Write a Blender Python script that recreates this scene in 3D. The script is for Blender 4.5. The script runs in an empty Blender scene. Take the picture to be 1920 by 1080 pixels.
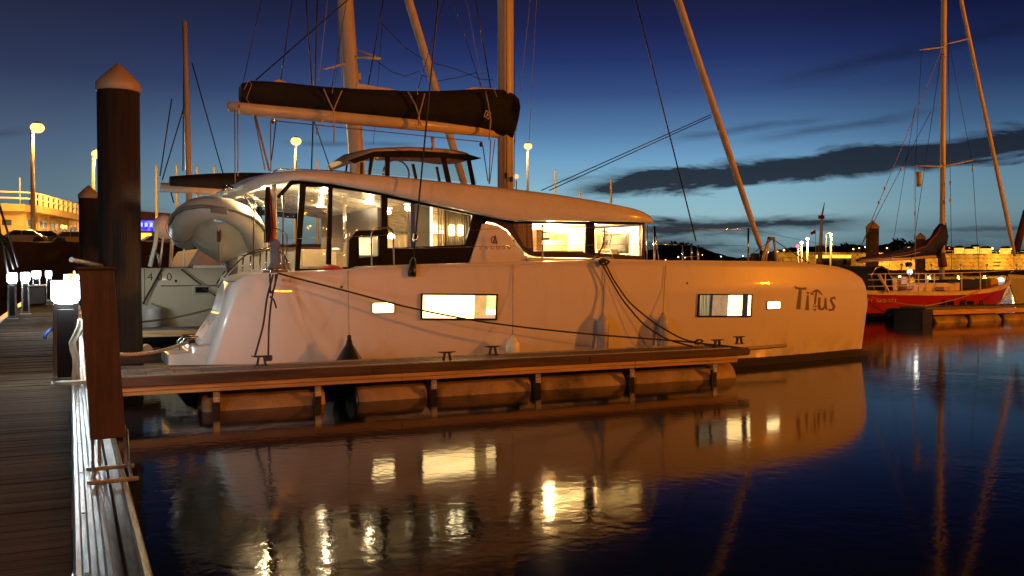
import bpy, bmesh, math, random
from mathutils import Vector
from mathutils.geometry import tessellate_polygon
R = math.radians
random.seed(7)
scene = bpy.context.scene
COL = scene.collection

# ---------------------------------------------------------------- camera
EYE = 1.8; FPX = 1738.0; PITCH = R(1.32); YAW = R(25.5)
cam_d = bpy.data.cameras.new('camera'); cam = bpy.data.objects.new('camera', cam_d); COL.objects.link(cam)
cam.location = (0, 0, EYE); cam.rotation_euler = (R(90) - PITCH, 0, -YAW)
cam_d.sensor_width = 36; cam_d.lens = FPX / 1920 * 36; cam_d.clip_end = 6000; cam_d.clip_start = 0.05
scene.camera = cam
vs = scene.view_settings
vs.view_transform = 'Standard'; vs.look = 'None'; vs.gamma = 1; vs.exposure = 0
scene.render.engine = 'CYCLES'
scene.cycles.use_denoising = True
scene.cycles.max_bounces = 7; scene.cycles.transparent_max_bounces = 16
scene.cycles.sample_clamp_indirect = 6; scene.cycles.caustics_refractive = False

def ray(px, py):
    x = (px - 960) / FPX; y = -(py - 540) / FPX
    h = math.cos(PITCH) + y * math.sin(PITCH); z = -math.sin(PITCH) + y * math.cos(PITCH)
    return Vector((h * math.sin(YAW) + x * math.cos(YAW), h * math.cos(YAW) - x * math.sin(YAW), z))
def at(px, py, Y):                      # the point of the place on the upright plane at distance Y (surveyed from the photo)
    r = ray(px, py); t = Y / r.y
    return Vector((r.x * t, Y, EYE + r.z * t))
def at_z(px, py, z):
    r = ray(px, py); t = (z - EYE) / r.z
    return Vector((r.x * t, r.y * t, z))

# ---------------------------------------------------------------- sky
world = bpy.data.worlds.new('World'); scene.world = world; world.use_nodes = True
class NT:
    def __init__(s, nt): s.nt = nt; s.n = nt.nodes; s.l = nt.links
    def node(s, t, **k):
        n = s.n.new(t)
        for a, b in k.items(): setattr(n, a, b)
        return n
    def put(s, sock, v):
        if hasattr(v, 'is_linked') or hasattr(v, 'links'): s.l.new(v, sock)
        else: sock.default_value = v
    def m(s, op, a, b=0.0, c=0.0, clamp=False):
        n = s.node('ShaderNodeMath', operation=op); n.use_clamp = clamp
        s.put(n.inputs[0], a); s.put(n.inputs[1], b); s.put(n.inputs[2], c)
        return n.outputs[0]
    def ramp(s, fac, stops, interp='LINEAR'):
        n = s.node('ShaderNodeValToRGB'); e = n.color_ramp.elements; n.color_ramp.interpolation = interp
        e[0].position, e[0].color = stops[0][0], (*stops[0][1], 1)
        e[1].position, e[1].color = stops[-1][0], (*stops[-1][1], 1)
        for p, c in stops[1:-1]:
            x = e.new(p); x.color = (*c, 1)
        s.put(n.inputs[0], fac); return n.outputs[0]
    def mix(s, f, a, b, mode='MIX'):
        n = s.node('ShaderNodeMix', data_type='RGBA', blend_type=mode)
        s.put(n.inputs[0], f)
        s.put(n.inputs[6], a if hasattr(a, 'links') else (*a, 1)); s.put(n.inputs[7], b if hasattr(b, 'links') else (*b, 1))
        return n.outputs[2]
    def noise(s, vec, scale, detail=3, rough=.55, dist=0):
        n = s.node('ShaderNodeTexNoise'); n.inputs['Scale'].default_value = scale
        n.inputs['Detail'].default_value = detail; n.inputs['Roughness'].default_value = rough; n.inputs['Distortion'].default_value = dist
        if vec is not None: s.l.new(vec, n.inputs['Vector'])
        return n.outputs[0]
    def comb(s, x, y, z=0.0):
        n = s.node('ShaderNodeCombineXYZ'); s.put(n.inputs[0], x); s.put(n.inputs[1], y); s.put(n.inputs[2], z); return n.outputs[0]
    def smooth(s, v, a, b):
        n = s.node('ShaderNodeMapRange', interpolation_type='SMOOTHSTEP')
        s.put(n.inputs[0], v); n.inputs[1].default_value = a; n.inputs[2].default_value = b; return n.outputs[0]

def build_sky():
    t = NT(world.node_tree); bg = t.n['Background']
    tc = t.node('ShaderNodeTexCoord'); sp = t.node('ShaderNodeSeparateXYZ'); t.l.new(tc.outputs['Generated'], sp.inputs[0])
    el = t.m('MULTIPLY', t.m('ARCSINE', sp.outputs[2]), 57.2958)
    az = t.m('MULTIPLY', t.m('ARCTAN2', sp.outputs[0], sp.outputs[1]), 57.2958)      # degrees clockwise from +Y
    f = t.m('DIVIDE', el, 40.0, clamp=True)
    base = t.ramp(f, [(0, (.12, .18, .20)), (.03, (.17, .28, .32)), (.08, (.28, .48, .545)), (.12, (.235, .45, .57)), (.165, (.150, .335, .54)), (.205, (.085, .195, .37)), (.26, (.036, .076, .215)),
                      (.31, (.018, .034, .135)), (.36, (.0115, .0165, .074)), (.42, (.0095, .0112, .036)), (.55, (.006, .0065, .0125)), (1, (.0035, .0038, .009))])
    side = t.smooth(az, 26, -4)                                                       # away from the afterglow the sky is duller
    base = t.mix(t.m('MULTIPLY', side, .9), base, t.ramp(f, [(0, (.04, .055, .075)), (.10, (.10, .15, .18)), (.17, (.07, .10, .16)), (.27, (.028, .038, .085)), (.42, (.011, .0125, .028)), (1, (.003, .004, .01))]))
    far = t.smooth(az, 37, 55)
    base = t.mix(t.m('MULTIPLY', far, .8), base, t.mix(1.0, base, (.42, .42, .45), 'MULTIPLY'))
    away = t.smooth(t.m('ABSOLUTE', t.m('SUBTRACT', az, 36)), 50, 130)
    base = t.mix(away, base, t.mix(1.0, base, (.16, .16, .22), 'MULTIPLY'))
    # clouds: long wind-drawn streaks
    v = t.comb(t.m('MULTIPLY', az, .16), t.m('MULTIPLY', el, .75))
    n1 = t.noise(v, 1.0, 5, .6, .6)
    wob = t.m('MULTIPLY', t.m('SUBTRACT', n1, .5), 3.4)
    v2 = t.comb(t.m('MULTIPLY', az, .35), t.m('MULTIPLY', el, 2.2), 4.0)
    n2 = t.noise(v2, 1.0, 5, .65, .4)
    dens = None
    # (azimuth at start, azimuth at end, elevation at start, slope, half width, weight)
    for a0, a1, e0, sl, hw, w in ((28.5, 80, 4.65, .078, .78, 2.4), (35, 44, 7.7, .1, .3, .40), (40, 80, 10.6, .16, .5, .5), (29, 46.5, 2.3, .015, .66, 1.1),
                                  (28, 39, 1.15, .02, .8, .95), (32, 41, 5.0, .16, .35, .5), (28, 31.5, 5.3, .06, .18, .5), (46, 60, 2.0, .02, .2, .7), (-8, 2, 1.9, -.12, .75, .75), (-9, -2, 6.6, .1, .25, .4),
                                  (-2, 6, 3.4, -.10, .5, .4), (12, 20, 7.4, 0, .2, .4), (38, 50, 7.2, .12, .3, .45), (60, 200, 3.6, .03, .8, .8)):
        line = t.m('ADD', t.m('MULTIPLY', t.m('SUBTRACT', az, a0), sl), e0)
        d = t.m('ABSOLUTE', t.m('ADD', t.m('SUBTRACT', el, line), t.m('MULTIPLY', wob, min(1, hw) * .8)))
        grow = t.m('MULTIPLY', t.smooth(az, a0 - 1, a0 + 7), t.smooth(az, a1 + 2, a1 - 4)) if a1 - a0 > 9 else t.m('MULTIPLY', t.smooth(az, a0 - 1, a0 + 2), t.smooth(az, a1 + 1, a1 - 2))
        k = t.m('MULTIPLY', t.m('SUBTRACT', 1.25, t.m('DIVIDE', d, hw)), grow)
        k = t.m('MULTIPLY', t.m('MULTIPLY', k, t.m('ADD', t.m('MULTIPLY', n2, 2.0 if w < .95 else 1.9), -.15 if w < .95 else -.05), clamp=True), w, clamp=True)
        dens = k if dens is None else t.m('MAXIMUM', dens, k)
    veil = t.m('MULTIPLY', t.m('MULTIPLY', t.smooth(el, 3.2, .3), t.smooth(n1, .42, .62)), .55)
    dens = t.m('MAXIMUM', dens, veil)
    ccol = t.ramp(f, [(0, (.024, .028, .034)), (.08, (.018, .023, .035)), (.18, (.012, .015, .027)), (.3, (.008, .012, .032)), (1, (.003, .004, .01))])
    col = t.mix(t.m('MULTIPLY', dens, .96), base, ccol)
    stars = t.smooth(el, -1.0, 0.0)
    col = t.mix(stars, (.004, .005, .01), col)
    t.l.new(col, bg.inputs[0]); bg.inputs[1].default_value = 1.0
build_sky()

# ---------------------------------------------------------------- materials
MATS = {}
def pmat(name, col, rough=.5, metal=0.0, var=.12, scale=4.0, bump=0.0, bscale=30.0, coat=0.0, stretch=(1, 1, 1), emit=None, est=0.0, spec=.5, dirt=None, coords='Object'):
    if name in MATS: return MATS[name]
    m = bpy.data.materials.new(name); m.use_nodes = True; t = NT(m.node_tree)
    b = t.n['Principled BSDF']; tc = t.node('ShaderNodeTexCoord'); mp = t.node('ShaderNodeMapping')
    mp.inputs['Scale'].default_value = stretch; t.l.new(tc.outputs[coords], mp.inputs[0]); v = mp.outputs[0]
    n = t.noise(v, scale, 5, .6)
    c = t.mix(t.smooth(n, .3, .7), tuple(x * (1 - var) for x in col), tuple(min(1, x * (1 + var)) for x in col))
    if dirt:
        c = t.mix(t.m('MULTIPLY', t.smooth(t.noise(v, scale * .37, 6, .7), .52, .72), dirt[1]), c, dirt[0])
    t.l.new(c, b.inputs['Base Color'])
    b.inputs['Metallic'].default_value = metal
    r = t.m('ADD', t.m('MULTIPLY', t.m('SUBTRACT', t.noise(v, scale * 2.3, 3), .5), .3 * rough + .03), rough, clamp=True)
    t.l.new(r, b.inputs['Roughness']); b.inputs['Specular IOR Level'].default_value = spec
    b.inputs['Coat Weight'].default_value = coat; b.inputs['Coat Roughness'].default_value = .05
    if bump:
        bn = t.node('ShaderNodeBump'); bn.inputs['Strength'].default_value = 1; bn.inputs['Distance'].default_value = bump
        t.l.new(t.noise(v, bscale, 4), bn.inputs['Height']); t.l.new(bn.outputs[0], b.inputs['Normal'])
    if emit:
        b.inputs['Emission Color'].default_value = (*emit, 1); b.inputs['Emission Strength'].default_value = est
    MATS[name] = m; return m
def emat(name, col, st):
    if name in MATS: return MATS[name]
    m = bpy.data.materials.new(name); m.use_nodes = True; t = NT(m.node_tree); t.n.remove(t.n['Principled BSDF'])
    e = t.node('ShaderNodeEmission'); e.inputs[0].default_value = (*col, 1); e.inputs[1].default_value = st
    t.l.new(e.outputs[0], t.n['Material Output'].inputs[0]); MATS[name] = m; return m
def lit_mat(name, a, b, st, scale=3.0, stretch=(1, 1, 1)):       # uneven glow put into blinds, cabin and house walls, signs and glints
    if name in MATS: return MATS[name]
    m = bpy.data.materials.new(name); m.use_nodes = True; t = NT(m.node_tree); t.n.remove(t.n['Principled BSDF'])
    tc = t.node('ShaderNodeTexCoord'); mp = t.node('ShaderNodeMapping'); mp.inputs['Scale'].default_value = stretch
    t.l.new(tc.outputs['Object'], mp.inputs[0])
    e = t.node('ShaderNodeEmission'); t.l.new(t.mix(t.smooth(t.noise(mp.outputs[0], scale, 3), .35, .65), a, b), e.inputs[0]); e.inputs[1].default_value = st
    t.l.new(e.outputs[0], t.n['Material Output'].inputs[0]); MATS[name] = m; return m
def glass_mat(name, tint=(1, 1, 1), refl=.08, rough=.02, wavy=0.0, haze=0.0):
    m = bpy.data.materials.new(name); m.use_nodes = True; t = NT(m.node_tree); t.n.remove(t.n['Principled BSDF'])
    tr = t.node('ShaderNodeBsdfTransparent'); tr.inputs[0].default_value = (*tint, 1)
    gl = t.node('ShaderNodeBsdfGlossy'); gl.inputs['Roughness'].default_value = rough
    lw = t.node('ShaderNodeLayerWeight'); lw.inputs[0].default_value = .35
    if wavy:
        bn = t.node('ShaderNodeBump'); bn.inputs['Distance'].default_value = wavy
        tc = t.node('ShaderNodeTexCoord'); t.l.new(t.noise(tc.outputs['Object'], 5, 2), bn.inputs['Height'])
        t.l.new(bn.outputs[0], gl.inputs['Normal']); t.l.new(bn.outputs[0], lw.inputs['Normal'])
    fac = t.m('ADD', t.m('MULTIPLY', lw.outputs['Fresnel'], .35), refl * .6, clamp=True)
    mx = t.node('ShaderNodeMixShader'); t.l.new(fac, mx.inputs[0]); t.l.new(tr.outputs[0], mx.inputs[1]); t.l.new(gl.outputs[0], mx.inputs[2])
    out = mx.outputs[0]
    if haze:
        df = t.node('ShaderNodeBsdfDiffuse'); df.inputs[0].default_value = (.7, .66, .6, 1)
        m2 = t.node('ShaderNodeMixShader'); m2.inputs[0].default_value = haze
        t.l.new(out, m2.inputs[1]); t.l.new(df.outputs[0], m2.inputs[2]); out = m2.outputs[0]
    t.l.new(out, t.n['Material Output'].inputs[0]); MATS[name] = m; return m

def hull_mat(name, col, boot, boot_z, coat=.6, dirt=.22, grime_z=.7):
    m = bpy.data.materials.new(name); m.use_nodes = True; t = NT(m.node_tree); b = t.n['Principled BSDF']
    g = t.node('ShaderNodeNewGeometry'); sp = t.node('ShaderNodeSeparateXYZ'); t.l.new(g.outputs['Position'], sp.inputs[0])
    tc = t.node('ShaderNodeTexCoord'); mp = t.node('ShaderNodeMapping'); mp.inputs['Scale'].default_value = (2.2, 1, .22); t.l.new(tc.outputs['Object'], mp.inputs[0])
    st = t.smooth(t.noise(mp.outputs[0], 2.0, 6, .7), .5, .75)                 # rain streaks
    c = t.mix(t.m('MULTIPLY', st, dirt), col, tuple(x * .55 for x in col))
    gr = t.m('MULTIPLY', t.smooth(sp.outputs[2], grime_z, boot_z), t.smooth(t.noise(tc.outputs['Object'], 3, 5), .35, .7))
    c = t.mix(t.m('MULTIPLY', gr, .35), c, (.25, .2, .12))
    z = t.m('ADD', sp.outputs[2], t.m('MULTIPLY', t.m('SUBTRACT', t.noise(tc.outputs['Object'], 8, 3), .5), .02))
    k = t.smooth(z, boot_z - .006, boot_z + .006)
    c = t.mix(k, boot, c); t.l.new(c, b.inputs['Base Color'])
    t.l.new(t.m('ADD', t.m('MULTIPLY', t.m('SUBTRACT', 1, k), .25), .36), b.inputs['Roughness'])
    t.l.new(t.m('MULTIPLY', k, coat), b.inputs['Coat Weight']); b.inputs['Coat Roughness'].default_value = .035; b.inputs['Specular IOR Level'].default_value = .22
    bn = t.node('ShaderNodeBump'); bn.inputs['Distance'].default_value = .0022; t.l.new(t.noise(tc.outputs['Object'], 2.6, 2), bn.inputs['Height'])
    t.l.new(bn.outputs[0], b.inputs['Normal']); t.l.new(bn.outputs[0], b.inputs['Coat Normal'])
    MATS[name] = m; return m

gelcoat = pmat('gelcoat', (.74, .70, .63), .28, coat=.5, var=.04, scale=1.5, bump=.002, bscale=2.5, dirt=((.45, .40, .32), .2))
cat_hull = hull_mat('cat_hull', (.76, .72, .66), (.028, .026, .03), .15)
cat400_hull = hull_mat('cat400_hull', (.66, .57, .40), (.01, .01, .012), .25)
red_hull = hull_mat('red_hull', (.42, .022, .022), (.01, .008, .01), .22, coat=.3)
grey_hull = hull_mat('grey_hull', (.5, .52, .48), (.02, .02, .03), .2)
ceiling_m = pmat('cream_liner', (.78, .74, .62), .5, var=.03)
black_frame = pmat('black_frame', (.0035, .003, .003), .45, var=.2, coat=.05, spec=.15)
brown_frame = pmat('tinted_brown_panel', (.06, .028, .014), .3, var=.2, coat=.4)
steel = pmat('stainless_steel', (.72, .7, .66), .16, metal=1, var=.05, scale=12)
dull_steel = pmat('galvanised_steel', (.42, .42, .42), .42, metal=1, var=.2, scale=14, dirt=((.15, .11, .08), .5))
mast_paint = pmat('mast_paint', (.62, .53, .40), .4, var=.08, scale=3, stretch=(1, 1, .3), coat=.2)
cover_cloth = pmat('dark_sail_cover', (.0075, .007, .009), .9, var=.3, scale=3, bump=.02, bscale=3)
navy_cloth = pmat('navy_sail_cover', (.008, .022, .17), .8, var=.3, scale=5, bump=.02, bscale=8)
red_cloth = pmat('red_cloth', (.45, .03, .02), .8, var=.2, scale=5)
sailcloth = pmat('cream_sailcloth', (.62, .54, .42), .7, var=.12, scale=4, bump=.01, bscale=9)
webbing = pmat('cream_webbing', (.6, .5, .36), .8, var=.15)
rope_m = pmat('dark_rope', (.045, .038, .034), .85, var=.4, scale=60, bump=.004, bscale=160)
rope_tan = pmat('tan_rope', (.18, .14, .09), .85, var=.3, scale=60)
rope_pale = pmat('pale_rope', (.45, .38, .28), .85, var=.3, scale=60, bump=.004, bscale=160)
wire = pmat('rigging_wire', (.05, .045, .045), .4, metal=.6, var=.1)
wire_pale = pmat('pale_rigging_line', (.38, .33, .28), .5, var=.1)
rubber = pmat('black_rubber', (.012, .012, .013), .35, var=.2, coat=.2)
hypalon = pmat('grey_inflatable_tube', (.50, .49, .42), .45, var=.06, scale=4, dirt=((.28, .26, .2), .3))
hypalon_dark = pmat('grey_rubbing_strake', (.16, .155, .15), .6, var=.1)
fender_w = pmat('white_fender_vinyl', (.46, .42, .36), .4, var=.1, dirt=((.3, .26, .18), .4))
canvas = pmat('grey_canvas', (.17, .17, .19), .85, var=.15, bump=.01, bscale=14)
rust_panel = pmat('red_brown_timber', (.060, .028, .019), .55, var=.35, scale=7, stretch=(3, 3, .35), bump=.004, bscale=60, dirt=((.05, .02, .015), .5))
pile_m = pmat('dark_pile_timber', (.024, .014, .009), .75, var=.5, scale=4, stretch=(5, 5, .3), bump=.02, bscale=22, dirt=((.014, .012, .01), .6))
cap_m = pmat('pile_cap_plastic', (.44, .30, .16), .5, var=.1, scale=5, dirt=((.3, .2, .1), .4))
plank_ms = [pmat('weathered_plank_%s' % w, c, .9, spec=.2, var=.35, scale=5, stretch=(.6, 9, 3), bump=.004, bscale=60, dirt=((.04, .03, .022), .6), coords='Generated')
            for w, c in (('grey', (.054, .038, .022)), ('brown', (.046, .030, .016)), ('pale', (.066, .047, .028)), ('dark', (.034, .023, .013)))]
for m_ in plank_ms: m_.node_tree.nodes['Mapping'].inputs['Scale'].default_value = (.5, .9, .4)
alu = pmat('aluminium_edging', (.32, .32, .30), .38, metal=1, var=.25, scale=9, stretch=(3, .35, 1), bump=.0015, bscale=40, dirt=((.3, .25, .2), .6))
timber_dark = pmat('fascia_timber_dark', (.075, .036, .020), .65, var=.45, scale=3, stretch=(.4, 4, 5), bump=.006, bscale=30, dirt=((.035, .02, .014), .6))
timber_pale = pmat('fascia_timber_pale', (.55, .32, .13), .55, var=.3, scale=3, stretch=(.35, 4, 6), bump=.005, bscale=30, dirt=((.15, .08, .045), .5))
deck_tile = pmat('finger_deck_panel', (.11, .10, .085), .6, var=.3, scale=6, bump=.004, bscale=40, dirt=((.05, .045, .04), .5))
concrete_float = pmat('float_plastic', (.33, .23, .14), .55, var=.2, scale=2.5, bump=.01, bscale=5, dirt=((.07, .05, .03), .9))
lamp_post_m = pmat('lamp_post_paint', (.6, .58, .5), .5, var=.08)
render_wall = pmat('painted_render', (.60, .43, .22), .8, var=.15, scale=.5, dirt=((.3, .2, .1), .3))
rail_paint = pmat('white_rail_paint', (.82, .76, .62), .5, var=.05)
stone = pmat('harbour_stone', (.30, .22, .13), .9, var=.6, scale=.35, bump=.35, bscale=2.2, dirt=((.06, .045, .03), .8))
dark_stone = pmat('dark_quay_stone', (.05, .036, .03), .9, var=.5, scale=.4, bump=.2, bscale=1.0)
hill_m = pmat('wooded_hill', (.018, .016, .013), .95, var=.5, scale=.02, bump=2, bscale=.06)
asphalt = pmat('quay_asphalt', (.06, .055, .05), .9, var=.2, scale=.6)
car_paints = [pmat('car_paint_' + n, c, .3, coat=.8, var=.05) for n, c in (('black', (.02, .02, .022)), ('silver', (.3, .3, .3)), ('blue', (.03, .05, .12)), ('grey', (.1, .1, .1)))]
tyre_m = pmat('tyre_rubber', (.01, .01, .01), .9)
letter_grey = pmat('grey_lettering', (.13, .085, .05), .5, var=.05)
letter_dark = pmat('dark_lettering', (.035, .028, .02), .5, var=.05)
sodium = (1.0, .46, .09)
bulb_sodium = emat('sodium_bulb', (1.0, .52, .15), 2.6)
bulb_white = emat('white_bollard_diffuser', (.80, .95, 1.0), 9)
glow_warm = emat('warm_downlight', (1, .80, .48), 60)
vinyl = glass_mat('clear_vinyl', (.93, .90, .84), .06, .05, wavy=.03, haze=.02)
pane_m = glass_mat('window_glass', (.96, .93, .88), .04, .01)
tint_m = glass_mat('tinted_glass', (.30, .19, .12), .06, .02)

# ---------------------------------------------------------------- builders
def root_of(o):
    while o.parent: o = o.parent
    return o
class MB:
    def __init__(s): s.v = []; s.f = []; s.smooth = set()
    def add(s, vs, fs, smooth=False):
        k = len(s.v); s.v += [tuple(v) for v in vs]
        for f in fs:
            if smooth: s.smooth.add(len(s.f))
            s.f.append(tuple(i + k for i in f))
        return s
    def box(s, x0, x1, y0, y1, z0, z1):
        return s.add([(x, y, z) for z in (z0, z1) for y in (y0, y1) for x in (x0, x1)],
                     [(0, 2, 3, 1), (4, 5, 7, 6), (0, 1, 5, 4), (2, 6, 7, 3), (0, 4, 6, 2), (1, 3, 7, 5)])
    def cbox(s, c, sx, sy, sz): return s.box(c[0] - sx / 2, c[0] + sx / 2, c[1] - sy / 2, c[1] + sy / 2, c[2] - sz / 2, c[2] + sz / 2)
    def tube(s, pts, r, n=8, caps=True, sq=1.0):
        pts = [Vector(p) for p in pts]; rs = r if isinstance(r, (list, tuple)) else [r] * len(pts)
        rings = []; prev = None
        for i, p in enumerate(pts):
            d = (pts[min(i + 1, len(pts) - 1)] - pts[max(i - 1, 0)]).normalized()
            if prev is None:
                up = Vector((0, 0, 1)) if abs(d.z) < .9 else Vector((1, 0, 0))
                a = d.cross(up).normalized()
            else:
                a = (prev - d * prev.dot(d)).normalized()
            prev = a; b = d.cross(a)
            rings.append([p + (a * math.cos(2 * math.pi * k / n) + b * math.sin(2 * math.pi * k / n) * sq) * rs[i] for k in range(n)])
        vs = [v for g in rings for v in g]
        fs = [(i * n + k, i * n + (k + 1) % n, (i + 1) * n + (k + 1) % n, (i + 1) * n + k) for i in range(len(pts) - 1) for k in range(n)]
        s.add(vs, fs, True)
        if caps:
            s.add(rings[0], [tuple(range(n))[::-1]]); s.add(rings[-1], [tuple(range(n))])
        return s
    def lathe(s, prof, c=(0, 0, 0), n=20):          # prof: (radius, z)
        vs = [(c[0] + r * math.cos(2 * math.pi * k / n), c[1] + r * math.sin(2 * math.pi * k / n), c[2] + z) for r, z in prof for k in range(n)]
        fs = [(i * n + k, i * n + (k + 1) % n, (i + 1) * n + (k + 1) % n, (i + 1) * n + k) for i in range(len(prof) - 1) for k in range(n)]
        s.add(vs, fs, True); s.add(vs[:n], [tuple(range(n))[::-1]]); s.add(vs[-n:], [tuple(range(n))]); return s
    def ball(s, c, r, n=14, m=8, sz=1.0):
        return s.lathe([(max(1e-3, r * math.sin(math.pi * i / m)), -r * sz * math.cos(math.pi * i / m)) for i in range(m + 1)], c, n)
    def prism(s, outer, y0, y1, holes=()):           # polygon of points (x, z) given as Vectors or pairs, between two depths
        def xz(p): return (p[0], p[2]) if len(p) == 3 else (p[0], p[1])
        loops = [[xz(p) for p in outer]] + [[xz(p) for p in h] for h in holes]
        tri = tessellate_polygon([[Vector((a, b, 0)) for a, b in l] for l in loops])
        flat = [p for l in loops for p in l]; n = len(flat)
        vs = [(a, y0, b) for a, b in flat] + [(a, y1, b) for a, b in flat]
        fs = [tuple(t) for t in tri] + [tuple(i + n for i in t[::-1]) for t in tri]
        k = 0
        for l in loops:
            m = len(l)
            fs += [(k + i, k + (i + 1) % m, n + k + (i + 1) % m, n + k + i) for i in range(m)]; k += m
        return s.add(vs, fs)
    def grid(s, rows, smooth=True, closed=False):    # rows of points
        m = len(rows[0]); vs = [p for r in rows for p in r]
        fs = [(i * m + k, i * m + (k + 1) % m, (i + 1) * m + (k + 1) % m, (i + 1) * m + k) for i in range(len(rows) - 1) for k in range(m if closed else m - 1)]
        return s.add(vs, fs, smooth)
    def build(s, name, mat, parent=None, bevel=0, subsurf=0):
        me = bpy.data.meshes.new(name)
        L = Vector((0, 0, 0)) if parent is None else root_of(parent).location
        me.from_pydata([(v[0] - L[0], v[1] - L[1], v[2] - L[2]) for v in s.v], [], s.f)
        for i, p in enumerate(me.polygons): p.use_smooth = i in s.smooth
        me.materials.append(mat)
        bm = bmesh.new(); bm.from_mesh(me); bmesh.ops.remove_doubles(bm, verts=bm.verts, dist=1e-5)
        bmesh.ops.recalc_face_normals(bm, faces=bm.faces); bm.to_mesh(me); bm.free()
        o = bpy.data.objects.new(name, me); COL.objects.link(o)
        if parent is not None: o.parent = parent
        if bevel:
            b = o.modifiers.new('bevel', 'BEVEL'); b.width = bevel; b.segments = 2; b.limit_method = 'ANGLE'; b.angle_limit = R(35)
        if subsurf:
            b = o.modifiers.new('sub', 'SUBSURF'); b.levels = subsurf; b.render_levels = subsurf
        return o
def tag(o, label, cat, group=None):
    o['label'] = label; o['category'] = cat
    if group: o['group'] = group
    return o
def thing(name, label, cat, loc=(0, 0, 0), group=None):
    o = bpy.data.objects.new(name, None); COL.objects.link(o); o.location = loc; o.empty_display_size = .2
    return tag(o, label, cat, group)
def setting(o, kind='structure'): o['kind'] = kind; return o
def light(name, loc, power, col, radius=.15, parent=None):
    d = bpy.data.lights.new(name, 'POINT'); d.energy = power; d.color = col; d.shadow_soft_size = radius
    o = bpy.data.objects.new(name, d); COL.objects.link(o); o.location = loc
    if parent is not None: o.parent = parent; o.location = Vector(loc) - root_of(parent).location
    return o
def copy_tree(o, parent=None):
    c = o.copy(); COL.objects.link(c); c.parent = parent
    for ch in list(o.children): copy_tree(ch, c)
    return c
def text_mesh(txt, size, to3d, extr=0):              # flat lettering placed through to3d(x, y) -> point
    cu = bpy.data.curves.new('t', 'FONT'); cu.body = txt; cu.size = size; cu.resolution_u = 3
    o = bpy.data.objects.new('t', cu); COL.objects.link(o)
    me = o.to_mesh(); mb = MB(); mb.add([to3d(v.co.x, v.co.y) for v in me.vertices], [tuple(p.vertices) for p in me.polygons])
    o.to_mesh_clear(); bpy.data.objects.remove(o); return mb
def sag(a, b, k, n=14, side=0.0):
    a, b = Vector(a), Vector(b); out = []
    for i in range(n + 1):
        t = i / n; p = a.lerp(b, t); p.z -= k * 4 * t * (1 - t); p.y += side * 4 * t * (1 - t); out.append(p)
    return out
def spline(keys, x):
    if x <= keys[0][0]: return keys[0][1]
    for (a, b), (c, d) in zip(keys, keys[1:]):
        if x <= c:
            t = (x - a) / (c - a); return b + (d - b) * t
    return keys[-1][1]

# ---------------------------------------------------------------- water, far shore, quays
def water():
    m = bpy.data.materials.new('harbour_water'); m.use_nodes = True; t = NT(m.node_tree); b = t.n['Principled BSDF']
    b.inputs['Base Color'].default_value = (.002, .004, .007, 1); b.inputs['Roughness'].default_value = .075; b.inputs['IOR'].default_value = 1.33; b.inputs['Specular IOR Level'].default_value = .20
    tc = t.node('ShaderNodeTexCoord'); v = tc.outputs['Object']
    a = t.noise(v, 7.0, 3, .5, .3); c = t.noise(v, 1.3, 3, .5, .5); d = t.noise(v, .22, 2)
    h = t.m('ADD', t.m('MULTIPLY', a, .0026), t.m('MULTIPLY', c, .0040))
    h = t.m('ADD', h, t.m('MULTIPLY', d, .006))
    bn = t.node('ShaderNodeBump'); bn.inputs['Distance'].default_value = 1.0; t.l.new(t.m('ADD', t.m('MULTIPLY', t.smooth(t.noise(v, .16, 3, .6, .8), .38, .62), .85), .25), bn.inputs['Strength']); t.l.new(h, bn.inputs['Height']); t.l.new(bn.outputs[0], b.inputs['Normal'])
    o = MB().add([(-900, -300, 0), (2600, -300, 0), (2600, 2600, 0), (-900, 2600, 0)], [(0, 1, 2, 3)]).build('harbour_water', m)
    setting(o)
    bed = MB().add([(-900, -300, -6), (2600, -300, -6), (2600, 2600, -6), (-900, 2600, -6)], [(0, 1, 2, 3)]).build('sea_bed', dark_stone); setting(bed)
water()

HILL = [(1150, 500), (1180, 482), (1215, 470), (1250, 462), (1290, 460), (1315, 464), (1345, 476), (1380, 484), (1420, 480), (1450, 470), (1500, 462), (1560, 462), (1600, 458), (1640, 464), (1680, 452), (1690, 455), (1760, 462), (1800, 464), (1860, 470), (1960, 470), (2100, 480)]
def hills():
    for nm, Y, pts in (('distant_hill', 1500, ((1150, 500, 0), (1180, 482, 0), (1215, 470, 0), (1250, 462, 0), (1290, 460, 0), (1315, 464, 0), (1345, 476, 0), (1380, 484, 0), (1420, 480, 0), (1450, 470, 0), (1500, 462, 0), (1560, 462, 0), (1600, 458, 0), (1640, 464, 0), (1680, 452, 0), (1690, 455, 0), (1760, 462, 0), (1800, 464, 0), (1860, 470, 0), (1960, 470, 0), (2100, 480, 0))),
                       ('distant_hill', 1250, ((-200, 470, 0), (-60, 440, 0), (80, 455, 0), (300, 470, 0), (600, 478, 0), (900, 486, 0), (1150, 490, 0), (1250, 497, 0)))):
        D = Y; rows = [[], [], []]
        prev = None
        n = 160
        x0, x1 = pts[0][0], pts[-1][0]
        for i in range(n + 1):
            px = x0 + (x1 - x0) * i / n; py = spline([(p[0], p[1]) for p in pts], px) + random.uniform(-1.6, 1.2)
            r = ray(px, py); h = math.hypot(r.x, r.y); t = D / h
            p = Vector((r.x * t, r.y * t, EYE + r.z * t))
            q = Vector((r.x * t, r.y * t, 0)) * .93
            rows[0].append((q.x, q.y, -2)); rows[1].append(tuple(p)); rows[2].append((p.x * 1.2, p.y * 1.2, -2))
        setting(MB().grid(rows, False).build(nm, hill_m))
hills()
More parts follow.
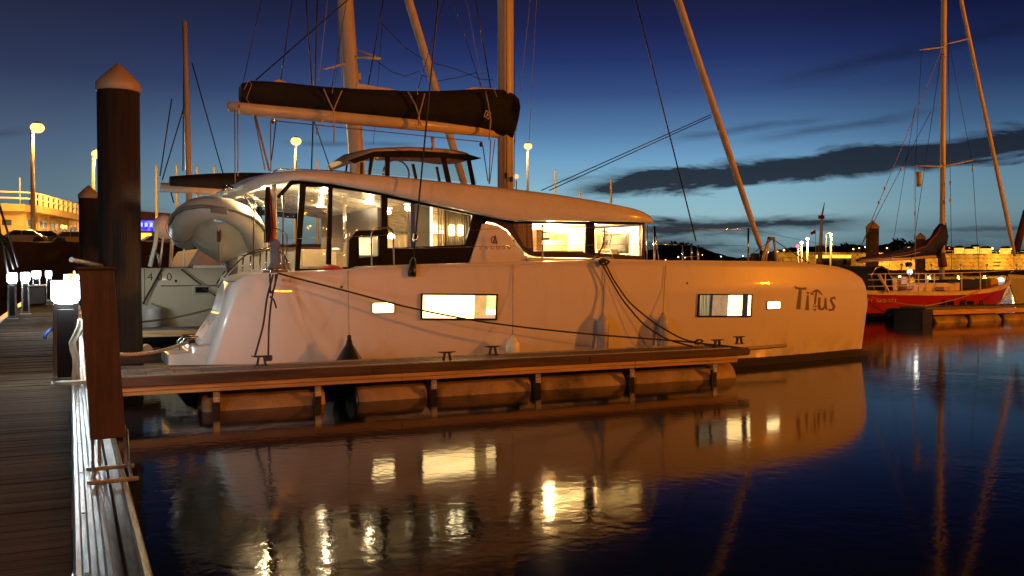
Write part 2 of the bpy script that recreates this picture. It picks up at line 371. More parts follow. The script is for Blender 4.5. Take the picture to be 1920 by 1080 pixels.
ORD = 'zeroth first second third fourth fifth sixth seventh eighth ninth tenth eleventh twelfth thirteenth fourteenth fifteenth sixteenth seventeenth eighteenth nineteenth'.split()
def town_lights():
    cnt = [0, 0, 0]
    for px, py, c, s in ((1248, 487, 0, 1), (1272, 482, 0, 1.3), (1284, 483, 0, 1.1), (1317, 478, 1, .9), (1352, 481, 0, 1.2), (1393, 480, 0, 1), (1413, 477, 0, 1.4), (1440, 473, 1, 1.6),
                         (1458, 472, 1, 1.4), (1470, 469, 1, 2), (1476, 475, 1, 1.4), (1485, 476, 0, 1.2), (1600, 467, 1, 1.5), (1611, 465, 1, 1.2), (1622, 463, 0, 1), (1663, 465, 1, 1.5),
                         (1700, 458, 1, 3.4), (1792, 466, 1, 1.6), (1800, 467, 1, 1.6), (1812, 468, 1, 1.6), (1847, 466, 1, 2.6), (1860, 466, 1, 2.6), (1880, 469, 1, 2.2), (1897, 466, 1, 2.2), (1910, 466, 1, 1.8), (1875, 471, 1, 1.6), (1780, 465, 2, 1)):
        r = ray(px, py); e = r.z / math.hypot(r.x, r.y); ht = ray(px, spline(HILL, px)); et = ht.z / math.hypot(ht.x, ht.y); kk = 1500 * et / 105
        d = 1488 if e >= et * .97 else 1395 * kk / (kk - e) - 6; s *= d / 700; t = d / math.hypot(r.x, r.y); p = Vector((r.x * t, r.y * t, EYE + r.z * t))
        col = (emat('far_lamp_white', (1, .86, .6), 9), emat('far_lamp_orange', (1, .6, .18), 9), emat('far_lamp_red', (1, .1, .05), 9))[c]
        o = MB().ball(p, .30 * s, 8, 5).build('far_street_lamp', col)
        cnt[c] += 1
        tag(o, '%s %s light from the left along the dark far shore' % (ORD[cnt[c]], ('white', 'orange', 'red')[c]), 'lamp', 'lights of the town along the far shore')
    # lit far houses above the breakwater
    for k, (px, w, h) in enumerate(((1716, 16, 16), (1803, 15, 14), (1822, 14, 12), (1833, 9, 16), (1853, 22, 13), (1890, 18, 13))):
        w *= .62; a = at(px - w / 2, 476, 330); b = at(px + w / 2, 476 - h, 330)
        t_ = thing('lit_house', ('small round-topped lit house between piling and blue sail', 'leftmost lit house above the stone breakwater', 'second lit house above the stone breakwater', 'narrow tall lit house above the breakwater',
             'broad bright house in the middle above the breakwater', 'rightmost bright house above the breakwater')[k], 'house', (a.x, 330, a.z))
        MB().box(a.x, b.x, 330, 333, a.z - 3, b.z - .8).build('wall', lit_mat('house_wall_glow', (1, .55, .08), (.75, .32, .03), 1.7, .3), t_)  # floodlight put into the wall as its own glow
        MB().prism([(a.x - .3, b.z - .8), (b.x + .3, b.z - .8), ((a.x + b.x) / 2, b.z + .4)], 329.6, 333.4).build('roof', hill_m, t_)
town_lights()

def street_lamp(px, py, Y, base_z, label, arm=.6, power=7000, head_dir=1):
    top = at(px, py, Y); x = top.x - arm * head_dir * .5
    t = thing('street_lamp', label, 'street lamp', (x, Y, base_z), 'tall sodium street lamps on the quay')
    MB().tube([(x, Y, base_z), (x, Y, (base_z + top.z) / 2), (x, Y, top.z - .05), (x + .12 * head_dir, Y, top.z + .12), (top.x + .2 * head_dir, Y, top.z + .16)], [.17, .13, .1, .07, .05], 8).build('pole', lamp_post_m, t)
    hd = MB().lathe([(.05, .30), (.20, .24), (.30, .12), (.28, .1)], (top.x, Y, top.z - .02), 16).build('lamp_head', lamp_post_m, t)
    MB().ball((top.x, Y, top.z - .12), .42, 16, 8, .8).build('bulb', bulb_sodium, t)
    light('lamp_glow', (top.x, Y, top.z - .62), power, sodium, .25, t)
    return t

def left_quay():
    Yq = 62.0
    top = at(90, 461, Yq).z
    xl, xr = -60, at(1010, 500, Yq).x
    # quay top and rubble wall
    setting(MB().box(xl, xr, Yq, Yq + 140, -5, top).build('quay', asphalt))
    w = thing('quay_wall', 'dark rough stone quay wall behind the white pier lights', 'wall', (0, Yq, 0))
    rows = []
    for j in range(9):
        z = -1 + (top + 1.25) * j / 8
        rows.append([(xl + (xr - xl) * i / 120, Yq - .3 - (8 - j) * .25 + random.uniform(-.14, .14), z + random.uniform(-.06, .06)) for i in range(121)])
    rows.append([(xl + (xr - xl) * i / 120, Yq + .6, top + .25) for i in range(121)])
    MB().grid(rows, False).build('stone_face', dark_stone, w)
    # harbour building with roof terrace
    Yb = 76.0
    b = thing('harbour_building', 'long low floodlit harbour building with roof terrace railing behind the parked cars', 'building', (-10, Yb, top))
    a0 = at(-120, 385, Yb); a1 = at(44, 384, Yb); zt = a1.z
    xe = at(153, 402, Yb + 19)
    # the wing facing us runs away to the right
    A = Vector((a1.x, Yb, 0)); B = Vector((xe.x + .6, Yb + 19, 0))
    d = (B - A); L = d.length; d.normalize(); nrm = Vector((d.y, -d.x, 0))
    def wallbox(mb, p, q, z0, z1, th, off=0.0):
        n_ = Vector(((q - p).y, -(q - p).x, 0)).normalized()
        c = [p + n_ * off, q + n_ * off, q - n_ * th + n_ * 0, p - n_ * th]
        return mb.add([(v.x, v.y, z0) for v in c] + [(v.x, v.y, z1) for v in c], [(0, 1, 2, 3), (7, 6, 5, 4), (0, 4, 5, 1), (1, 5, 6, 2), (2, 6, 7, 3), (3, 7, 4, 0)])
    A0 = Vector((a0.x - 6, Yb - .6, 0))
    wallbox(MB(), A, B, top, zt - .5, 12).build('wall', render_wall, b)
    wallbox(MB(), A0, A, top, zt - .5, 12).build('wall', render_wall, b)
    wallbox(MB(), A, B + d * 2, zt - .5, zt, 12, .9).build('terrace_slab', render_wall, b)
    wallbox(MB(), A0, A + d * .3, zt - .5, zt + .02, 12, .9).build('terrace_slab', render_wall, b)
    # railing
    N = 15
    for k in range(N + 1):
        p = A + d * (L + 1.5) * k / N + nrm * .75
        MB().box(p.x - .13, p.x + .13, p.y - .13, p.y + .13, zt, zt + .86).build('baluster', rail_paint, b)
    for k in range(5):
        p = A0.lerp(A, (k + .2) / 5) + Vector((0, -.75, 0))
        MB().box(p.x - .08, p.x + .08, p.y - .08, p.y + .08, zt, zt + .86).build('baluster', rail_paint, b)
    for h in (.88, .45):
        P1, P2, P3 = A0 + Vector((0, -.75, 0)), A + nrm * .75, A + d * (L + 1.5) + nrm * .75
        MB().tube([(P1.x, P1.y, zt + h), (P2.x, P2.y, zt + h), (P3.x, P3.y, zt + h)], .07, 6).build('handrail', rail_paint, b)
    # pilasters, windows, doors
    for k in range(7):
        p = A + d * (L * (k + .03) / 6.6)
        q = p + d * .35
        wallbox(MB(), p, q, top, zt - .52, .1, .12).build('pilaster', render_wall, b)
    wm = pmat('dark_window', (.06, .08, .12), .2, coat=.5)
    for k in range(6):
        for j in range(2 if k != 2 else 3):
            p = A + d * (L * (k + .25) / 6.6 + j * 1.15); q = p + d * .8
            f = wallbox(MB(), p - d * .08, q + d * .08, zt - 1.55, zt - .95, .05, .07).build('window', rail_paint, b)
            wallbox(MB(), p, q, zt - 1.49, zt - 1.01, .05, .09).build('pane', wm, f)
    p = A + d * (L * .62); wallbox(MB(), p, p + d * .9, top, top + 1.9, .05, .08).build('door', wm, b)
    for j in range(3):
        p = A0.lerp(A, .72 + j * .08); wallbox(MB(), p, p + Vector((.6, 0, 0)), zt - 1.5, zt - 1.1, .05, .06).build('window', wm, b)
    # flag pole on terrace
    pt = at(37, 333, Yb); tag(MB().tube([(pt.x, Yb, zt), (pt.x, Yb, pt.z)], .05, 6).build('antenna_pole', rail_paint), 'thin pale pole rising from the roof terrace at far left', 'pole')
    # low ground floodlights in front of the facade
    for k, (px, py, pw, Y) in enumerate(((40, 440, 700, 71), (180, 437, 400, 90), (120, 448, 500, 78), (62, 432, 400, 71.5), (205, 446, 300, 88))):
        p = at(px, py + 6, Y)
        t = thing('ground_floodlight', ('large bright floodlight at far left in front of building', 'ground floodlight right of the small piling', 'floodlight glowing between the parked cars', 'floodlight at the foot of the left street lamp', 'floodlight half hidden by the big piling')[k], 'floodlight', (p.x, Y, top), 'floodlights in front of the harbour building')
        MB().box(p.x - .25, p.x + .25, Y - .15, Y + .15, top + .001, p.z - .12).build('housing', dull_steel, t)
        MB().ball((p.x, Y, p.z + .1), .22 if k else .42, 10, 6).build('bulb', emat('flood_bulb', (1, .62, .18), 25), t)
        light('flood_glow', (p.x, Y + 1.0, p.z + .9), pw * .16, (1, .44, .05), .2, t)
    # brown shed behind, blue-lit cafe front
    Ys = 118
    s = thing('quay_shed', 'wide brown shed with blue lit sign band beyond the big piling', 'building', (at(230, 450, Ys).x, Ys, top))
    l, r_ = at(55, 372, Ys), at(345, 400, Ys)
    MB().prism([(l.x, top), (r_.x, top), (r_.x, at(345, 402, Ys).z), (at(265, 396, Ys).x, at(265, 396, Ys).z), (l.x, at(55, 368, Ys).z)], Ys, Ys + 20).build('wall', pmat('brown_cladding', (.13, .06, .035), .8), s)
    for k in range(2):
        a = at((257, 296)[k], 432 + 3 * k, Ys - .2); c = at((290, 322)[k], (414, 427)[k], Ys - .2)
        f = MB().box(a.x, c.x, Ys - .2, Ys - .01, a.z, c.z).build('sign_band', lit_mat('blue_lit_front', (.02, .02, 1), (.16, .16, 1), 1.6, 2.0), s)
        if k == 0:
            for j in range(4): MB().box(a.x + .3 + j * .55, a.x + .6 + j * .55, Ys - .28, Ys - .21, a.z + .45, c.z - .25).build('lit_window', emat('blue_white', (.4, .4, 1), 2), f)
    a = at(257, 452, Ys - .2); c = at(284, 437, Ys - .2)
    MB().box(a.x, c.x, Ys - .2, Ys - .01, a.z, c.z).build('shop_window', lit_mat('amber_shop_front', (1, .35, .02), (1, .62, .08), 2.2, 1.5), s)
    for k in range(7):
        a = at(300 + k * 32, 449, Ys - 1); MB().ball(a, .32, 8, 5).build('wall_lamp', emat('amber_spot', (1, .45, .04), 6), s)
    return top
QTOP = left_quay()

def parked_car(px, Y, rz, paint, label, sc=1.0):
    p = at(px, 470, Y)
    t = thing('parked_car', label, 'car', (p.x, Y, QTOP), 'cars parked on the quay'); L = t.location
    body = [(-2.05, .28), (-2.1, .72), (-1.95, .88), (-1.25, .95), (-.55, 1.42), (.85, 1.44), (1.55, 1.0), (2.0, .9), (2.08, .6), (2.05, .28)]
    def tr(pts): return [(L.x + a * sc, L.z + b * sc) for a, b in pts]
    MB().prism(tr(body), Y - .82, Y + .82).build('body', paint, t, bevel=.08)
    MB().prism(tr([(-1.1, .98), (-.52, 1.36), (.0, 1.38), (.0, .98)]), Y - .835, Y + .835).build('window', black_frame, t)
    MB().prism(tr([(.08, .98), (.08, 1.38), (.8, 1.38), (1.4, 1.0)]), Y - .835, Y + .835).build('window', black_frame, t)
    for sx in (-1.3, 1.3):
        for sy in (-.84, .84):
            w = MB().tube([(L.x + sx * sc, Y + sy - .1, L.z + .32), (L.x + sx * sc, Y + sy + .1, L.z + .32)], .32, 14).build('wheel', tyre_m, t)
    t.rotation_euler = (0, 0, rz); return t
for i, a in enumerate(((38, 66, .1, 3, 'dark car parked leftmost on the quay behind the bollard lights'), (68, 67, .5, 0, 'black car parked below the left street lamp'), (98, 70, .3, 3, 'grey car parked second from the small piling'),
          (126, 68, .2, 0, 'dark car parked just left of the small piling'), (290, 74, .1, 2, 'dark blue car seen under the hanging dinghy'))):
    parked_car(a[0], a[1], a[2], car_paints[a[3]], a[4], .74)

street_lamp(70, 236, 66, QTOP, 'street lamp at far left, its pole crossing the roof terrace', head_dir=1)
street_lamp(183, 286, 74, QTOP, 'street lamp pole mostly hidden behind the big dark piling', head_dir=1)
street_lamp(555, 262, 74, QTOP, 'street lamp standing above the sail boom near picture centre-left', arm=.1)
street_lamp(990, 272, 84, QTOP, 'street lamp just right of the catamaran mast', arm=.1)
def globe_lamp():
    p = at(968, 331, 70); t = thing('globe_lamp', 'small globe lamp on a thin pole beside the catamaran mast', 'street lamp', (p.x, 70, QTOP))
    MB().tube([(p.x, 70, QTOP), (p.x, 70, p.z - .15)], .06, 6).build('pole', lamp_post_m, t)
    MB().ball(p, .22, 12, 8).build('globe', emat('dim_globe', (1, .75, .4), 1.0), t)
globe_lamp()
for k, (px, py) in enumerate(((293, 308), (331, 305), (369, 308), (402, 308), (595, 295), (663, 308), (1041, 316), (1146, 331), (1087, 352))):
    p = at(px, py, 92)
    tag(MB().tube([(p.x, 92, QTOP), (p.x, 92, p.z - .5), (p.x, 92, p.z)], [.15, .12, .03], 8).build('mooring_pole', rail_paint),
        ('slim white pointed pole left of the hanging dinghy', 'slim white pole above the left end of the low sail cover', 'white pole right of the thin left mast', 'white pole above the dinghy', 'short white pole right of the middle street lamp',
         'white pole tip at the helm canopy', 'tall white pole right of the lamp beside the mast', 'white pole standing alone against blue sky above cabin roof', 'tiny white pole tip above the cabin roof')[k], 'pole', 'slim white mooring poles')

# ---------------------------------------------------------------- pier
def pier():
    t = thing('pier', 'long floating pier of weathered planks with ribbed metal edge running away at left', 'pier', (-.7, 12, 0))
    x0, x1, z = -1.46, -.005, .5
    n = 0; y = 1.2
    while n < 150:
        w = .118
        MB().box(x0 + random.uniform(-.012, .012), x1, y, y + w, z - .03 + random.uniform(-.0, .006), z + random.uniform(-.003, .003)).build('plank', random.choice(plank_ms), t)
        y += w + .009; n += 1
    mb = MB()
    while y < 60:
        mb.box(x0, x1, y, y + .118, z - .03, z + random.uniform(-.004, .004)); y += .127
    s = mb.build('planks_beyond', plank_ms[0], t); s['kind'] = 'stuff'
    mb = MB()
    y = -3
    while y < 1.19:
        mb.box(x0, x1, y, y + .118, z - .03, z); y += .127
    s = mb.build('planks_behind', plank_ms[1], t); s['kind'] = 'stuff'
    # ribbed aluminium edge: profile in x-z, drawn along y
    prof = [(0, .40), (0, .515), (.012, .53), (.032, .53), (.040, .507), (.062, .507), (.070, .528), (.094, .528), (.102, .505), (.124, .505), (.132, .522), (.150, .522),
            (.158, .50), (.185, .50), (.190, .43), (.206, .43), (.211, .50), (.262, .50), (.270, .512), (.296, .505), (.312, .46), (.318, .38), (.318, .34), (0, .34)]
    mb = MB(); ys = [-3 + 3.2 * i for i in range(21)]
    mb.grid([[(a, yy, b) for a, b in prof] for yy in ys], False, True)
    mb.build('metal_edge', alu, t)
    MB().box(x0 - .16, x0 - .008, -3, 61, .34, .52).build('kerb_beam', dull_steel, t)
    for k in range(10):
        yy = 1 + 6 * k
        MB().box(x0 + .1, .1, yy, yy + 3.6, -.35, .33).build('float', concrete_float, t, bevel=.08)
    for k in range(9):
        p = (.040 + .012, 3.2 + 1.05 * k, .512)
        MB().lathe([(.009, 0), (.009, .006), (.004, .008)], p, 8).build('bolt', dull_steel, t)
pier()

def pedestal(X, Y, label, h=1.15, light_w=60, on_x=.27, power_tap=True, beacon=True):
    t = thing('service_pedestal', label, 'bollard light', (X, Y, .5), 'lit service pedestals along the pier')
    w = on_x
    MB().prism([(X - w / 2, .512), (X + w / 2, .512), (X + w / 2 - .01, .5 + h - .24), (X - w / 2 + .01, .5 + h - .24)], Y - .13, Y + .13).build('body', steel, t, bevel=.015)
    MB().prism([(X - w / 2 + .045, .58), (X + w / 2 - .045, .58), (X + w / 2 - .05, .5 + h - .32), (X - w / 2 + .05, .5 + h - .32)], Y - .138, Y - .131).build('door', black_frame, t, bevel=.004)
    MB().box(X - w / 2 - .02, X + w / 2 + .02, Y - .15, Y + .15, .5, .512).build('base_plate', dull_steel, t)
    MB().box(X - w / 2 - .008, X + w / 2 + .008, Y - .14, Y + .14, .5 + h - .23, .5 + h - .02).build('diffuser', bulb_white, t, bevel=.02)
    MB().box(X - w / 2 - .015, X + w / 2 + .015, Y - .147, Y + .147, .5 + h - .018, .5 + h + .004).build('lid', dull_steel, t, bevel=.006)
    if beacon:
        MB().lathe([(.022, 0), (.024, .03), (.016, .055), (.004, .065)], (X + .05, Y, .5 + h + .006), 10).build('beacon', emat('amber_beacon', (1, .5, .1), 3), t)
        MB().tube([(X - w / 2, Y - .05, 1.12), (X - w / 2 - .07, Y - .05, 1.06), (X - w / 2 - .075, Y - .06, 1.01)], .02, 8).build('socket', pmat('blue_socket', (.03, .1, .35), .4), t)
    for s in (-1, 1):
        light('pedestal_glow', (X + s * .0, Y - s * .28, .5 + h - .12), light_w / 2, (.82, .95, 1), .08, t)
    return t
pedestal(-.045, 11.45, 'big lit service pedestal beside the red-brown panel, nearest of the row', light_w=110)
pedestal(.03, 20.6, 'lit service pedestal mostly hidden behind the nearest one and the red-brown panel', light_w=190)
pedestal(-1.30, 26.2, 'lit pedestal at the very left edge of the pier', light_w=60, on_x=.21, beacon=False)
pedestal(-1.10, 28.6, 'second lit pedestal from the left, behind a slightly nearer one', light_w=60, on_x=.21, beacon=False)
pedestal(-1.12, 38.5, 'farthest lit pedestal, its wide head beside another lamp', light_w=60, on_x=.28, beacon=False)
pedestal(-.72, 38.9, 'farthest right pedestal above the dark bin', light_w=40, on_x=.2, beacon=False)
def hose_coil():
    mb = MB()
    for q in range(5):
        o = (q - 2) * .014
        mb.tube([(.055 + x * .8 + o, 11.27 - abs(q - 2) * .006, z) for x, z in ((.07, 1.22), (.055, 1.14), (.005, 1.05), (-.045, .97), (-.035, .88), (-.005, .80), (.0, .70), (-.01, .62), (-.02, .56), (.03, .53))], .011, 7)
    mb.build('water_hose', pmat('pale_hose', (.30, .34, .29), .4)); hs = COL.objects[-1]; tag(hs, 'pale green looped hose hanging down the nearest service pedestal', 'hose')
    pts = [(.02 + .17 * math.cos(a * .2) , 11.1 + .10 * math.sin(a * .2), .525 + a * .0006) for a in range(60)]
    tag(MB().tube(pts, .012, 6).build('coiled_hose', pmat('pale_hose', (.30, .34, .29), .4)), 'coiled hose lying at the foot of the nearest pedestal', 'hose')
hose_coil()
def bin_():
    p = at_z(66, 571, .5); t = thing('dock_box', 'dark dock box with pale lid standing below the far pedestals', 'box', (p.x, p.y, .5))
    MB().box(p.x - .33, p.x + .33, p.y, p.y + .6, .505, 1.12).build('body', rubber, t, bevel=.03)
    MB().box(p.x - .36, p.x + .36, p.y - .03, p.y + .63, 1.125, 1.17).build('lid', dull_steel, t, bevel=.01)
bin_()

def brown_panel():
    D = 6.05; Yp = 6.35
    a, b = at(147, 516, Yp), at(229, 829, Yp); c = at(205, 516, Yp)
    t = thing('upright_panel', 'tall red-brown timber panel on two metal legs at the pier edge', 'panel', ((a.x + b.x) / 2, Yp, .5))
    xl, xr = a.x - .0, at(214, 600, Yp).x; zt = 1.80; zb = .72
    def leanbox(x0, x1, y0, y1, z0, z1, n, mat, sh=.055, bv=.006):
        s = lambda z: sh * (zt - z)
        return MB().prism([(x0 + s(z0) , z0), (x1 + s(z0), z0), (x1 + s(z1), z1), (x0 + s(z1), z1)], y0, y1).build(n, mat, t, bevel=bv)
    leanbox(xl, xr, Yp - .03, Yp + .06, zb, zt - .02, 'front_board', rust_panel)
    leanbox(xr - .028, xr + .004, Yp + .062, Yp + .30, zb + .0, zt, 'side_board', rust_panel)
    leanbox(xl - .012, xr + .01, Yp - .045, Yp + .31, zt - .018, zt + .0, 'top_cap', timber_dark)
    for s in (-1, 1):
        x = (xl + xr) / 2 + .06 + s * .075
        leanbox(x - .009, x + .009, Yp + .01, Yp + .03, .535, zb + .02, 'leg', dull_steel, 0.02, .002)
        leanbox(x - .009 + .006, x + .009 + .006, Yp + .14, Yp + .16, .535, zb + .05, 'leg', dull_steel, 0.02, .002)
    x = (xl + xr) / 2 + .06
    MB().box(x - .13, x + .15, Yp - .02, Yp + .015, .522, .545).build('foot_bar', dull_steel, t, bevel=.004)
    MB().box(x - .13, x + .15, Yp - .42, Yp - .385, .522, .545).build('foot_bar', dull_steel, t, bevel=.004)
    for s in (-.09, .11):
        MB().tube([(x + s, Yp - .40, .55), (x + s, Yp + .14, .555)], .01, 6).build('foot_rail', dull_steel, t)
        MB().tube([(x + s, Yp - .41, .53), (x + s, Yp - .1, .60), (x + s, Yp + .03, .76)], .008, 6).build('brace', dull_steel, t)
brown_panel()

def pile(X, Y, r, ztop, label, collar=True, m=pile_m, grp='round mooring pilings with conical caps'):
    t = thing('mooring_piling', label, 'piling', (X, Y, 0), grp)
    ch = r * 1.02
    MB().lathe([(r * 1.06, -4), (r * 1.06, .3), (r, 1.2), (r, ztop - ch - .03)], (X, Y, 0), 36).build('shaft', m, t)
    MB().lathe([(r * 1.02, ztop - ch - .13), (r * 1.055, ztop - ch - .12), (r * 1.055, ztop - ch), (r * .55, ztop - ch * .48), (.01, ztop)], (X, Y, 0), 36).build('cap', cap_m, t)
    if collar:
        for s in (-1, 1):
            MB().box(X - r - .3, X + r + .3, Y + s * (r + .12) - .06, Y + s * (r + .12) + .06, .34, .5).build('guide_bar', timber_dark, t, bevel=.01)
            MB().tube([(X + s * (r + .07), Y - .22, .52), (X + s * (r + .07), Y + .22, .52)], .07, 10).build('guide_roller', cap_m, t)
    return t
Yp1 = 15.4
pc = at(221, 400, Yp1); pt_ = at(219, 118, Yp1)
PX = at(225, 500, Yp1).x
pile(PX, Yp1, .305, pt_.z, 'huge dark round piling with pale cone cap at left, nearest the camera')
p2 = at(166, 347, 34.0); pile(p2.x, 34.0, .31, p2.z, 'smaller dark piling with cone cap left of the huge one')
def pile_rod():
    a, b = at(134, 487, 13.6), at(190, 499, 14.9)
    tag(MB().tube([a, b], .035, 8).build('metal_rod', dull_steel), 'pale metal rod pointing left from the huge piling', 'rod')
pile_rod()
for k, (px, py, Y, r) in enumerate(((1636, 413, 40, .36), (1726, 436, 50, .36))):
    p = at(px, py, Y); pile(p.x, Y, r, p.z, ('tall piling with cone cap left of the furled blue sail', 'shorter piling with cone cap behind the furled blue sail')[k], False, pmat('olive_pile', (.075, .058, .040), .8, var=.4, scale=3))

def finger():
    t = thing('finger_pontoon', 'narrow wooden finger pontoon with round floats in front of the catamaran', 'pontoon', (5, 12.2, 0))
    xa, xb, ya, yb = .50, 9.85, 11.85, 12.62
    # deck panels
    nx = 27; w = (xb - .35 - xa) / nx
    for i in range(nx):
        for j in range(3):
            y0 = ya + .045 + (yb - ya - .09) / 3 * j
            MB().box(xa + i * w + .006, xa + (i + 1) * w - .006, y0 + .008, y0 + (yb - ya - .09) / 3 - .008, .455, .485 + random.uniform(-.003, .003)).build('deck_panel', deck_tile, t)
    MB().box(xa, xb - .4, ya + .03, yb - .03, .40, .45).build('deck_frame', dull_steel, t)
    for yy in (ya + .042, yb - .045): MB().box(xa, xb - .3, yy - .018, yy + .018, .451, .503).build('edge_rail', dull_steel, t)
    # gusset where finger meets pier
    MB().prism([(xa, .462), (xa + 1.55, .462), (xa + 1.55, .452), (xa, .452)], 0, .01)
    MB().add([(xa - .15, yb + .01, .48), (xa + 2.2, yb + .01, .48), (xa - .15, yb + .85, .48), (xa - .15, yb + .01, .44), (xa + 2.2, yb + .01, .44), (xa - .15, yb + .85, .44)],
             [(0, 1, 2), (5, 4, 3), (0, 3, 4, 1), (1, 4, 5, 2), (2, 5, 3, 0)]).build('gusset_panel', deck_tile, t)
    # fascia: upper dark board, lower pale boards
    for k, (a, b) in enumerate(((xa, 3.6), (3.606, 6.9), (6.906, xb))):
        MB().box(a, b, ya - .045, ya + .012, .372, .492).build('fascia_board', timber_dark, t, bevel=.006)
        MB().box(a, b, yb - .012, yb + .045, .372, .492).build('fascia_board', timber_dark, t, bevel=.006)
    for k, (a, b) in enumerate(((xa, 4.0), (4.006, 7.7), (7.706, xb - .2))):
        MB().box(a, b, ya - .03, ya + .0, .318, .368).build('lower_board', timber_pale, t, bevel=.004)
        MB().box(a, b, ya - .022, ya + .01, .268, .314).build('lower_board', timber_pale, t, bevel=.004)
    MB().tube([(xb - .02, ya - .03, .43), (xb + .03, (ya + yb) / 2, .43), (xb - .02, yb + .03, .43)], .062, 12).build('end_bumper', timber_dark, t)
    # floats
    yc, r = 12.235, .285
    def fx(px): return at(px, 740, 11.95).x
    for a, b in ((380, 612), (672, 803), (819, 999), (1014, 1176), (1189, 1383)):
        x0, x1 = fx(a), fx(b)
        MB().tube([(x0, yc, -.03), (x0 + .02, yc, -.03), (x0 + .10, yc, -.03), ((x0 + x1) / 2, yc, -.03), (x1 - .10, yc, -.03), (x1 - .02, yc, -.03), (x1, yc, -.03)],
                  [r * .86, r * .95, r, r * 1.01, r, r * .95, r * .86], 28).build('float', concrete_float, t)
        if a == 672: MB().tube([(x0 - .03, yc, -.03), (x0 - .002, yc, -.03)], r * .98, 28).build('float_cap', rubber, t)
    for px in (405, 595, 812, 1007, 1183, 1338):
        x = at(px, 740, 11.9).x
        MB().box(x - .048, x + .048, 11.885, 11.925, -.45, .16).build('strap', rubber, t)
        p = MB().box(x - .042, x + .042, 11.862, 11.885, .12, .262).build('bracket', dull_steel, t, bevel=.004)
        MB().box(x - .034, x + .034, 11.854, 11.861, .135, .185).build('bracket_plate', sailcloth, p)
        for s in (-.018, .018): MB().tube([(x + s, 11.847, .16), (x + s, 11.8535, .16)], .007, 6).build('bolt', rubber, p)
finger()

def cleat(X, Y, z, label, s=1.0, m=dull_steel, grp='mooring cleats on the finger pontoon'):
    t = thing('cleat', label, 'cleat', (X, Y, z), grp)
    for k in (-1, 1):
        MB().prism([(X + k * .055 * s - .014, z + .001), (X + k * .055 * s + .014, z + .001), (X + k * .033 * s + .011, z + .105 * s), (X + k * .033 * s - .011, z + .105 * s)], Y - .02, Y + .02).build('leg', m, t)
    MB().tube([(X - .13 * s, Y, z + .122 * s), (X - .06 * s, Y, z + .115 * s), (X + .06 * s, Y, z + .115 * s), (X + .13 * s, Y, z + .122 * s)], [.006, .014, .014, .006], 8).build('horn', m, t)
    MB().box(X - .09 * s, X + .09 * s, Y - .035, Y + .035, z - .008, z + .001).build('foot', m, t)
cl_m = pmat('dark_cleat_iron', (.06, .045, .035), .5, metal=.5)
for k, (px, py, Y) in enumerate(((490, 680, 12.5), (838, 671, 12.0), (924, 665, 12.55), (1345, 656, 12.1), (1386, 652, 12.5))):
    p = at(px, py, Y)
    cleat(p.x, Y, .495, ('cleat holding the stern lines at the left of the finger pontoon', 'empty cleat on the near edge left of the white fender', 'empty cleat on the far edge beside the white fender',
                        'cleat wrapped with the long mooring line near the pontoon tip', 'last empty cleat at the tip of the finger pontoon')[k], 1.0, cl_m)

# ---------------------------------------------------------------- the big catamaran
def sheer(X):
    return spline([(1.3, .67), (1.62, .9), (2.04, 1.58), (2.12, 1.64), (2.25, 1.685), (2.5, 1.705), (3.6, 1.745), (5, 1.79), (7.8, 1.862), (10.0, 1.872), (12.0, 1.868), (13.0, 1.84), (13.6, 1.79), (14.05, 1.70), (14.35, 1.56), (14.52, 1.40), (14.6, 1.2)], X)
STEM = 13.80
def side_y(X, z):
    u = max(0, (X - 8.6) / 5.92); y = 13.08 + .70 * min(1, u) ** 2.3
    if X < 3.2: y += .05 * ((3.2 - X) / 1.8) ** 2
    if z < 1.05: y += .10 * (1.05 - z) ** 1.4
    if z > 1.42: y += (z - 1.42) * .22
    return min(y, STEM - .015)
def hull_mesh(mirror=None):
    NX, NV = 90, 26
    def xs(v): return spline([(0, 1.37), (.30, 1.37), (.42, 1.40), (.455, 1.56), (.62, 1.70), (.75, 1.80), (.9, 1.95), (1, 2.05)], v)
    def xb(v): return spline([(0, 14.30), (.3, 14.38), (.6, 14.47), (.8, 14.52), (.9, 14.50), (.96, 14.44), (1, 14.36)], v)
    mb = MB(); outer = []; inner = []
    for j in range(NV + 1):
        v = j / NV; ro = []; ri = []
        for i in range(NX + 1):
            t = i / NX; t = t + .06 * math.sin(2 * math.pi * t) * 0
            if i > NX - 16: pass
            X = xs(v) + (xb(v) - xs(v)) * t
            z = -.4 + v * (sheer(X) + .4)
            y = side_y(X, z); yi = 2 * STEM - y - .0
            ro.append((X, y, z)); ri.append((X, yi, z))
        outer.append(ro); inner.append(ri)
    mb.grid(outer); mb.grid(inner)
    mb.grid([outer[-1], [(a[0], a[1] + .04, a[2] + .012) for a in outer[-1]], [(a[0], a[1] - .04, a[2] + .012) for a in inner[-1]], inner[-1]])
    mb.grid([[r[0] for r in outer], [r[0] for r in inner]], True)
    mb.grid([[r[-1] for r in outer], [r[-1] for r in inner]], True)
    if mirror is not None: mb.v = [(x, 2 * mirror - y, z) for x, y, z in mb.v]
    return mb
CY = 17.0       # centre line
def on_hull(px, py, off=.004):
    Y = 13.1
    for _ in range(6):
        p = at(px, py, Y); Y = side_y(p.x, p.z)
    p = at(px, py, Y); p.y -= off; return p

